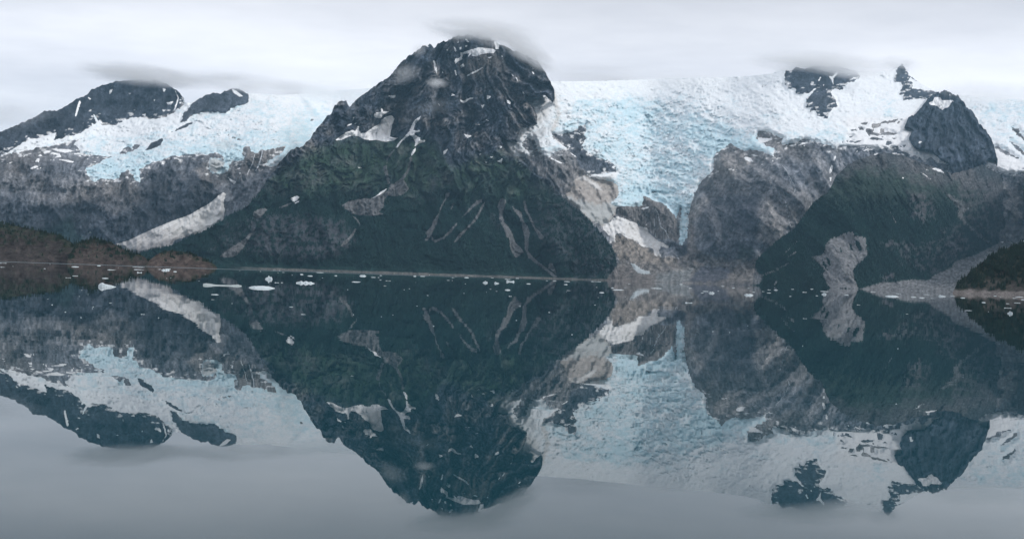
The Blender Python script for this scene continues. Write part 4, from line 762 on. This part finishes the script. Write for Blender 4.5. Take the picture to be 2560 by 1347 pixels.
wC = (lum(colC) < 0.048) * sstep(430, 520, SCn.PY) * visible * inv(SCn, scC + snC) * (SCn.E * SCn.D > 12)
forest('forest', SCn, wC * 1.0, 14000, 5, 10, 21, 'dark conifer forest over the lower slopes of the central peak')
wF = (lum(colF) < 0.055) * sstep(480, 540, SF.PY) * inv(SF, [hand] + [Z('V7', 1000, 915, 1500, 825, 1880, 710, 2330, 470, 2700, 380, 2700, 960, 1000, 960)]) * (SF.PX < 2620)
forest('forest', SF, wF * 1.0, 12000, 5, 10, 22, 'dark conifer forest below the rounded grey knob, around the pale rockslide')
for S, cnt, hm, sd, lb in ((I1, 520, (3, 6.5), 31, 'scrubby spruce wood covering the top of the long brown shore'), (I2, 200, (2.5, 6), 32, 'dark spruce thicket on the round brown island'), (I3, 110, (2, 4.5), 33, 'thin bushes over the low rusty islet'), (BK, 1500, (4, 8), 34, 'dense mixed wood covering the bank above the pale boulders')):
    ww = np.clip(S.veg - 0.35, 0, 1) ** 1.5 * (S.Z > 6)
    forest('forest', S, ww, cnt, hm[0], hm[1], sd, lb, 3, 6, M_SPRUCE, 0.26)
def spruce_meshes(seed):
    rnd = random.Random(seed)
    V = []; Fc = []
    n = 9
    for k in range(n):
        f = k / n
        cone_ring(V, Fc, 0, 0, 0.14 + 0.78 * f, (0.19 * (1 - f) + 0.02) * rnd.uniform(0.8, 1.2), 0.15 * (1 - 0.4 * f), 8, rnd, rnd.uniform(0, 6))
        for q in range(4):                                  # single boughs reaching past the tier
            t = rnd.uniform(0, 6.28); R = (0.24 * (1 - f) + 0.02) * rnd.uniform(0.7, 1.15); z = 0.16 + 0.78 * f
            b = len(V); c_, s_ = math.cos(t), math.sin(t)
            V += [(0, 0, z + 0.04), (R * c_ - 0.03 * s_, R * s_ + 0.03 * c_, z - 0.02), (R * c_ + 0.03 * s_, R * s_ - 0.03 * c_, z - 0.02)]
            Fc.append((b, b + 1, b + 2))
    crown = bpy.data.meshes.new('crown'); crown.from_pydata(V, [], Fc); crown.materials.append(M_SPRUCE)
    V = []; Fc = []
    for k, (z, r) in enumerate(((-0.12, 0.028), (0.3, 0.020), (0.9, 0.006))):
        for q in range(6): V.append((r * math.cos(q * math.pi / 3), r * math.sin(q * math.pi / 3), z))
    for k in range(2):
        for q in range(6): Fc.append((k * 6 + q, k * 6 + (q + 1) % 6, k * 6 + 6 + (q + 1) % 6, k * 6 + 6 + q))
    trunk = bpy.data.meshes.new('trunk'); trunk.from_pydata(V, [], Fc); trunk.materials.append(M_BARK)
    return crown, trunk
VAR = [spruce_meshes(s) for s in (3, 4, 5)]
def spruce(p, h, k, label, group):
    o = bpy.data.objects.new('spruce_tree', None); COL.objects.link(o)
    o.empty_display_size = 0.1
    o.location = p; o.scale = (h, h, h); o.rotation_euler = (rng.uniform(-0.04, 0.04), rng.uniform(-0.04, 0.04), rng.uniform(0, 6.28))
    o['label'] = label; o['category'] = 'tree'; o['group'] = group
    for nm, me in zip(('crown', 'trunk'), VAR[k % 3]):
        c = bpy.data.objects.new(nm, me); COL.objects.link(c); c.parent = o
def crest(S, pxs, hr, label, group):
    for k, x in enumerate(pxs):
        j = int(np.argmin(np.abs(S.PX[-1] - x)))
        i = max(int(np.argmax(S.over[:, j])) - rng.randint(0, 2), 1)
        D = S.D[i, j]
        spruce((S.A[i, j] * D, D, CAM_H + S.E[i, j] * D - 0.3), rng.uniform(*hr), k, label, group)
crest(I1, [6, 22, 35, 51, 64, 78, 90, 101, 113, 128, 139, 150, 158, 166, 173], (4.0, 8.0), 'dark spruce standing on the crest of the long brown shore', 'spruces on the long shore')
crest(I2, [190, 198, 205, 213, 220, 227, 233, 239, 246, 254, 262, 271, 279, 290, 301, 314, 330, 343, 352], (3.5, 7.0), 'dark spruce standing on the crest of the round brown island', 'spruces on the round island')
crest(I3, [402, 411, 423, 430, 441, 455, 468, 480], (2.0, 4.0), 'little dark spruce on top of the low rusty islet', 'spruces on the rusty islet')
crest(BK, [2396, 2404, 2411, 2420, 2428, 2438, 2449, 2461, 2473, 2484, 2497, 2503, 2509, 2517, 2529, 2541, 2553], (4.0, 7.5), 'dark spruce on the skyline of the wooded bank', 'spruces on the bank')

# ================================================================== water
m, t, out = newmat('fjord_water')
b = bsdf(t, out, 0.0, 0.5)
b.inputs['IOR'].default_value = 1.333
b.inputs['Base Color'].default_value = (0.006, 0.042, 0.056, 1)
geo = t.nodes.new('ShaderNodeNewGeometry')
def ripple(scale, amp, stretch):
    mpn = t.nodes.new('ShaderNodeMapping'); mpn.inputs['Scale'].default_value = stretch
    t.links.new(geo.outputs['Position'], mpn.inputs[0])
    n = t.nodes.new('ShaderNodeTexNoise'); n.inputs['Scale'].default_value = scale; n.inputs['Detail'].default_value = 2.0; n.inputs['Roughness'].default_value = 0.5
    t.links.new(mpn.outputs[0], n.inputs['Vector'])
    s = t.nodes.new('ShaderNodeVectorMath'); s.operation = 'SUBTRACT'; s.inputs[1].default_value = (0.5, 0.5, 0.5); t.links.new(n.outputs['Color'], s.inputs[0])
    q = t.nodes.new('ShaderNodeVectorMath'); q.operation = 'MULTIPLY'; q.inputs[1].default_value = (amp, amp, 0); t.links.new(s.outputs[0], q.inputs[0])
    return q.outputs[0]
def vadd(a_, b_):
    n = t.nodes.new('ShaderNodeVectorMath'); n.operation = 'ADD'
    t.links.new(a_, n.inputs[0])
    if isinstance(b_, tuple): n.inputs[1].default_value = b_
    else: t.links.new(b_, n.inputs[1])
    return n.outputs[0]
r1 = ripple(1.7, 0.0034, (0.5, 1, 1)); r2 = ripple(0.22, 0.0034, (0.5, 1, 1))
nv = t.nodes.new('ShaderNodeVectorMath'); nv.operation = 'NORMALIZE'
t.links.new(vadd(vadd(r1, r2), (0, 0, 1)), nv.inputs[0]); t.links.new(nv.outputs[0], b.inputs['Normal'])
# a cat's-paw of wind far out roughens a narrow lane of the surface
sx = t.nodes.new('ShaderNodeSeparateXYZ'); t.links.new(geo.outputs['Position'], sx.inputs[0])
lane = math2(t, 'MULTIPLY', mapr(t, sx.outputs[1], 900, 960, 0, 1), mapr(t, sx.outputs[1], 1150, 1210, 1, 0))
lane = math2(t, 'MULTIPLY', lane, mapr(t, sx.outputs[0], -140, 40, 1, 0))
t.links.new(math2(t, 'MULTIPLY', lane, 0.5), b.inputs['Roughness'])
me = bpy.data.meshes.new('water')
xs = np.array([-8500, 8500.0]); ys = np.array([-2500, 11500.0])
me.from_pydata([(xs[0], ys[0], 0), (xs[1], ys[0], 0), (xs[1], ys[1], 0), (xs[0], ys[1], 0)], [], [(0, 1, 2, 3)])
me.materials.append(m)
link('water', me, None, None, kind='structure', label='calm dark green fjord water mirroring the mountains')

# ================================================================== drifting ice
def floe_mesh(seed, wd, dp, ht, prof):
    """irregular floating block; prof: list of (u, height 0..1, depth 0..1) from one end to the other"""
    rnd = random.Random(seed); P_ = np.array(prof, float); nu = max(9, 2 * len(prof)); nv_ = 7
    V = []; Fc = []
    us = np.linspace(0, 1, nu)
    for u in us:
        hh_ = np.interp(u, P_[:, 0], P_[:, 1]) * ht; dd = np.interp(u, P_[:, 0], P_[:, 2]) * dp
        for k in range(nv_):
            s = k / (nv_ - 1) * 2 - 1
            z = hh_ * (1 - abs(s) ** 3) * rnd.uniform(0.80, 1.08) if abs(s) < 0.99 else -0.25 * ht - 0.03
            V.append(((u - 0.5) * wd + rnd.uniform(-0.02, 0.02) * wd, s * dd * 0.5 * rnd.uniform(0.85, 1.1), z))
    for i in range(nu - 1):
        for k in range(nv_ - 1):
            a_ = i * nv_ + k; Fc.append((a_, a_ + nv_, a_ + nv_ + 1, a_ + 1))
    Fc.append(tuple(range(nv_))); Fc.append(tuple(range((nu - 1) * nv_, nu * nv_))[::-1])
    me = bpy.data.meshes.new('ice_floe'); me.from_pydata(V, [], Fc)
    return me
FLAT = [(0, 0.25, 0.4), (0.15, 0.8, 0.8), (0.5, 1, 1), (0.8, 0.85, 0.8), (1, 0.25, 0.4)]
LUMP = [(0, 0.2, 0.3), (0.25, 0.9, 0.9), (0.45, 0.6, 1), (0.65, 1, 0.9), (1, 0.2, 0.3)]
WEDGE = [(0, 0.35, 0.4), (0.13, 0.9, 0.7), (0.2, 1, 0.8), (0.35, 0.62, 1), (0.7, 0.42, 0.9), (1, 0.05, 0.3)]
HORN = [(0, 0.2, 0.4), (0.18, 0.42, 0.9), (0.33, 0.5, 1), (0.46, 1.0, 0.6), (0.56, 0.92, 0.5), (0.64, 0.48, 0.7), (0.74, 0.7, 0.7), (0.9, 0.62, 0.7), (1, 0.1, 0.3)]
TEETH = [(0, 0.3, 0.5), (0.15, 0.55, 0.8), (0.28, 1, 1), (0.4, 0.5, 0.9), (0.55, 0.9, 1), (0.68, 0.45, 0.9), (0.8, 0.75, 0.8), (1, 0.15, 0.3)]
STEP = [(0, 0.9, 0.6), (0.12, 1, 0.9), (0.3, 0.4, 0.8), (0.75, 0.4, 0.9), (0.9, 0.85, 0.8), (1, 0.3, 0.4)]
def floe(px, py, wpx, hpx, prof, label, group=None, seed=0, mat=None, name='ice_floe', depth=0.7):
    a_, e_ = ray(px, py); a_, e_ = float(a_), float(e_)
    d = CAM_H / max(-e_, 0.0007)
    d = min(d, 2600.0)
    wd = 0.88 * wpx * d / F; ht = max(0.88 * hpx * d / F, 0.025)
    me = floe_mesh(seed, wd, max(wd * depth, 0.1), ht, prof)
    me.materials.append(mat or M_FLOE)
    o = link(name, me, None, None, label=label, category='ice floe')
    if group: o['group'] = group
    o.location = (a_ * d, d, 0.0); o.rotation_euler = (0, 0, -math.atan(a_) + random.Random(seed).uniform(-0.15, 0.15))
    return o
def vp(v, x, y):
    q = Z(v, x, y)[0]; return float(q[0]), float(q[1])
BIG = [((268, 717), 46, 13, WEDGE, 'white wedge shaped iceberg with a pointed fin at one end', M_FLOE), ((556, 714), 103, 5.5, STEP, 'long flat grey slab of dirty ice', M_FLOE2), ((654, 720), 70, 6.5, FLAT, 'broad low white floe beside the long grey slab', M_FLOE),
       ((672, 698), 20, 11, HORN, 'upright forked white chunk of ice shaped like a horn', M_FLOE), ((763, 708), 51, 7, TEETH, 'row of white ice lumps frozen together like teeth', M_FLOE), ((1213, 707), 14, 6, HORN, 'stubby white ice lump, blunt on both sides, in front of the scree chutes', M_FLOE), ((1242, 708.5), 14, 5, WEDGE, 'small arrow shaped white ice lump in front of the scree chutes', M_FLOE),
       ((1276, 704.5), 22, 5, STEP, 'white ice slab raised at both ends, off the scree chutes', M_FLOE), ((907, 690), 18, 3.6, FLAT, 'smooth oblong white floe close to the forested shore', M_FLOE), ((1779, 733), 16, 5, LUMP, 'white humped floe on the reflection of the grey dome', M_FLOE), ((1872, 738), 25, 5, LUMP, 'wide white humped floe off the river mouth', M_FLOE),
       ((2060, 736), 13, 6, HORN, 'knobbly white ice lump beside the rockslide reflection', M_FLOE), ((2230, 741), 35, 3.5, FLAT, 'long thin white floe off the gravel flats', M_FLOE), ((2356, 741), 20, 5, WEDGE, 'bright white ice wedge with a dark tail off the gravel flats', M_FLOE), ((2525, 784), 14, 8, HORN, 'lone white ice chunk on the reflection of the wooded bank', M_FLOE), ((414, 676), 22, 5, TEETH, 'cluster of white ice knobs off the rusty islet', M_FLOE)]
for k, (p, wd, ht, pr, lb, mt) in enumerate(BIG): floe(p[0], p[1], wd, ht, pr, lb, None, 900 + k, mt, 'iceberg' if ht > 9 else 'ice_floe')
SM = [('A6', r) for r in ((535, 188, 55, 8), (703, 180, 30, 9), (795, 210, 62, 8), (485, 267, 38, 5), (535, 254, 45, 5), (748, 270, 50, 8), (318, 202, 14, 5), (985, 192, 95, 4), (990, 209, 80, 7), (992, 228, 36, 14), (1135, 207, 18, 6), (1195, 205, 45, 8), (1245, 222, 28, 9), (1528, 385, 60, 10), (1515, 422, 26, 4), (1968, 301, 32, 8), (2005, 301, 16, 7), (2145, 242, 26, 10), (2205, 253, 40, 9), (2388, 251, 22, 10), (2018, 229, 22, 4), (1952, 215, 20, 5), (1988, 216, 12, 7), (2275, 230, 60, 5), (2530, 296, 60, 8), (2070, 474, 32, 5), (2158, 527, 40, 5), (1015, 527, 28, 4), (785, 446, 20, 4), (465, 511, 12, 3), (2472, 351, 10, 5), (1650, 450, 10, 3), (20, 192, 36, 4), (22, 163, 50, 4))]
SM += [('A7', r) for r in ((122, 192, 75, 7), (252, 159, 40, 5), (290, 160, 16, 5), (307, 145, 20, 7), (306, 178, 18, 8), (363, 185, 42, 5), (338, 223, 24, 5), (563, 149, 24, 11), (622, 151, 42, 6), (673, 142, 10, 4), (853, 162, 26, 4), (874, 154, 10, 6), (815, 182, 24, 4), (845, 182, 6, 7), (953, 160, 38, 9), (1147, 163, 26, 7), (1267, 173, 60, 4), (1268, 181, 28, 5), (1335, 166, 28, 7), (1420, 207, 36, 8), (1262, 252, 46, 14), (1133, 248, 16, 4), (1181, 264, 18, 4), (1282, 300, 22, 10), (1558, 184, 16, 5), (1615, 185, 28, 4), (1710, 191, 52, 5), (1700, 212, 32, 9), (1722, 258, 34, 5), (1928, 191, 84, 5), (1932, 234, 12, 4), (1970, 273, 44, 8), (2050, 238, 22, 8), (2095, 252, 96, 9), (2150, 236, 20, 4), (2178, 208, 14, 8), (2385, 241, 94, 8), (660, 295, 16, 5), (1575, 423, 18, 4), (580, 375, 12, 4), (58, 251, 10, 4), (312, 455, 8, 4), (398, 442, 8, 4), (1355, 377, 18, 3), (1920, 367, 16, 4))]
SM += [('A8', r) for r in ((8, 208, 28, 8), (78, 237, 30, 8), (65, 345, 60, 12), (190, 261, 50, 6), (165, 273, 24, 5), (318, 223, 24, 6), (398, 236, 26, 7), (515, 238, 26, 5), (620, 262, 16, 6), (664, 250, 30, 5), (662, 273, 36, 5), (713, 252, 36, 6), (838, 246, 26, 4), (823, 297, 18, 9), (928, 267, 32, 8), (982, 244, 24, 8), (1073, 262, 66, 5), (1018, 294, 20, 5), (1240, 288, 34, 8), (1330, 362, 30, 4), (1437, 266, 36, 6), (1625, 279, 40, 4), (1738, 303, 42, 7), (1800, 309, 40, 9), (1835, 285, 50, 5), (1885, 314, 40, 5), (1812, 259, 22, 5), (2030, 298, 40, 5), (2105, 309, 36, 8), (2260, 343, 32, 10), (2345, 296, 24, 6), (2440, 352, 26, 8), (2440, 385, 56, 7), (2510, 347, 50, 6), (2525, 303, 60, 5), (2550, 323, 24, 8), (2145, 404, 60, 4), (2495, 313, 40, 4), (930, 464, 32, 4), (1690, 430, 20, 4), (548, 267, 22, 5), (285, 259, 14, 4))]
profs = [FLAT, LUMP, WEDGE, STEP, TEETH, FLAT]
GR = ['small flat floes', 'small humped floes', 'small sloping floes', 'small floes with raised ends', 'small jagged floes', 'small flat floes']
ZONES = [(220, 'off the long brown shore'), (400, 'off the round brown island'), (560, 'off the rusty islet'), (780, 'off the dirty avalanche cone'), (1040, 'off the forested foot of the central peak'), (1240, 'in front of the looping scree chutes'), (1420, 'in front of the long scree chutes'), (1540, 'off the end of the central peak'), (1720, 'below the icefall'), (1900, 'below the grey rock dome'), (2050, 'off the slope beside the rockslide'), (2160, 'in front of the hand shaped rockslide'), (2380, 'off the gravel flats'), (9999, 'off the wooded bank')]
def place(px, py):
    dy = py - (691.5 + 0.0335 * (px - 1280))
    z = next(s for lim, s in ZONES if px < lim)
    return z + (', close inshore' if dy < 12 else '' if dy < 32 else ', well out')
KIND = ['smooth flat', 'humped', 'sloping', 'raised-end', 'jagged', 'smooth flat']
for k, (v, (x, y, wd, ht)) in enumerate(SM):
    s = VIEW[v][2]; px, py = vp(v, x, y)
    q = k % 6
    floe(px, py + 0.3 * ht / s, wd / s, max(0.55 * ht / s, 0.9), profs[q], ('broad ' if wd / s > 16 else 'small ' if wd / s > 8 else 'little ') + KIND[q] + ' white floe ' + place(px, py), GR[q], 1000 + k)
for k in range(48):
    x = rng.uniform(20, 2540); base = 691.5 + 0.0335 * (x - 1280)
    y = base + 8 + 150 * rng.random() ** 2.2
    floe(x, y, rng.uniform(1.6, 4.2), rng.uniform(0.5, 1.0), FLAT if k % 2 else LUMP, 'tiny white ice fleck ' + place(x, y), 'tiny ice flecks', 2000 + k)

# ================================================================== clouds and air
def cloud_mat(name, dens, nsc, edge, seed, lo=0.35, hi=0.65, g=0.3, vscale=(1, 1, 1)):
    m, t, out = newmat(name)
    tcn = t.nodes.new('ShaderNodeTexCoord')
    ln = t.nodes.new('ShaderNodeVectorMath'); ln.operation = 'LENGTH'; t.links.new(tcn.outputs['Object'], ln.inputs[0])
    fall_ = mapr(t, ln.outputs['Value'], edge, 1.0, 1, 0)
    mpn = t.nodes.new('ShaderNodeMapping'); mpn.inputs['Location'].default_value = (seed * 3.7, seed * 1.3, seed); mpn.inputs['Scale'].default_value = vscale
    t.links.new(tcn.outputs['Object'], mpn.inputs[0])
    n = noise(t, mpn.outputs[0], nsc, 4, 0.6)
    nn_ = mapr(t, n, lo, hi, 0, 1)
    dd = math2(t, 'MULTIPLY', math2(t, 'MULTIPLY', math2(t, 'POWER', fall_, 1.5), nn_), dens)
    v = t.nodes.new('ShaderNodeVolumeScatter'); v.inputs['Color'].default_value = (1.0, 1.0, 1.0, 1); v.inputs['Anisotropy'].default_value = g
    t.links.new(dd, v.inputs['Density']); t.links.new(v.outputs[0], out.inputs['Volume'])
    return m
def icos(name, sub=3):
    import bmesh
    bm = bmesh.new(); bmesh.ops.create_icosphere(bm, subdivisions=sub, radius=1.0)
    me = bpy.data.meshes.new(name); bm.to_mesh(me); bm.free(); return me
def cloud(px, py, d, rx, ry, rd, tilt, mat, label, name='cloud', group=None):
    p = at(px, py, d); s = d / F
    me = icos(name); me.materials.append(mat)
    o = link(name, me, None, None, label=label, category='cloud', kind='thing')
    o.location = tuple(float(x) for x in p); o.scale = (rx * s, rd, ry * s); o.rotation_euler = (0, math.radians(tilt), 0)
    if group: o['group'] = group
    return o
def topd(S, px):
    j = int(np.argmin(np.abs(S.PX[-1] - px))); return float(S.D[-1, j])
CL = [(1200, 80, topd(SCn, 1195) - 70, 170, 34, 170, 5, 0.072, 2.2, 'soft cloud cap over the summit of the dark central peak'), (1312, 124, topd(SCn, 1320) - 70, 110, 34, 160, 33, 0.066, 2.2, 'cloud veil sliding down the shoulder of the central peak'),
      (362, 190, topd(SL, 365) - 80, 200, 32, 200, 4, 0.056, 2.2, 'low cloud capping the rounded dark peak above the hanging glacier'), (615, 210, topd(SL, 600) - 80, 170, 30, 200, 4, 0.024, 1.8, 'cloud shred over the small crag beside the rounded peak'), (800, 230, topd(SL, 760) - 160, 220, 30, 260, 2, 0.016, 1.6, 'cloud bank hiding the head of the hanging glacier'), (10, 285, topd(SL, 10) - 100, 150, 50, 200, -12, 0.006, 1.5, 'thin cloud trailing off the end of the ridge'),
      (2058, 163, topd(SR, 2050) - 80, 210, 34, 210, 3, 0.058, 2.2, 'grey cloud bank sitting on the dark crags above the snowfield'), (2245, 161, topd(SR, 2250) - 40, 70, 24, 120, 4, 0.030, 1.8, 'wisp of cloud around the pointed rock tooth'), (1600, 202, topd(SR, 1640) - 160, 360, 34, 300, 2, 0.016, 1.6, 'bright cloud bank along the top of the icefall'), (2490, 240, topd(SR, 2480) - 140, 200, 34, 260, 3, 0.014, 1.7, 'pale cloud behind the dark rock pyramid')]
for k, (x, y, d, rx, ry, rd, tl, dn, ns, lb) in enumerate(CL):
    cloud(x, y, d, rx, ry, rd, tl, cloud_mat('cloud_vapour', dn * 0.7, ns, 0.0, k + 1, 0.36, 0.60, 0.45), lb)
WS = [(1012, 185, 4080, 46, 30, 60, -28, 0.020, 'faint mist streak rising along the ridge of the central peak'), (1092, 208, 4030, 34, 15, 40, 0, 0.045, 'little white cloud puff floating before the central peak'), (1080, 268, 3930, 70, 26, 60, -12, 0.010, 'very thin mist scarf across the middle of the central peak'), (1048, 125, 4300, 26, 22, 60, -30, 0.020, 'mist tuft clinging to the notched shoulder of the summit ridge'), (1015, 302, 3820, 24, 10, 40, 0, 0.016, 'tiny mist puff beside the snow couloir')]
for k, (x, y, d, rx, ry, rd, tl, dn, lb) in enumerate(WS):
    cloud(x, y, d, rx, ry, rd, tl, cloud_mat('mist_vapour', dn * (1.0, 1.8, 0.7, 1.0, 0.6)[k], 2.6, 0.0, k + 21, 0.3, 0.65), lb, 'mist')
m, t, out = newmat('haze_air')
v = t.nodes.new('ShaderNodeVolumePrincipled'); v.inputs['Color'].default_value = (0.44, 0.76, 1.0, 1); v.inputs['Density'].default_value = 3.0e-5; v.inputs['Anisotropy'].default_value = 0.0
t.links.new(v.outputs[0], out.inputs['Volume'])
me = bpy.data.meshes.new('haze')
X0, X1, Y0, Y1, Z0, Z1 = -8600, 8600, -2600, 11600, -20, 1560
me.from_pydata([(x, y, z) for z in (Z0, Z1) for y in (Y0, Y1) for x in (X0, X1)], [], [(0, 2, 3, 1), (4, 5, 7, 6), (0, 1, 5, 4), (2, 6, 7, 3), (0, 4, 6, 2), (1, 3, 7, 5)])
me.materials.append(m)
link('haze', me, None, None, kind='stuff', label='thin bluish haze filling the air over the fjord')
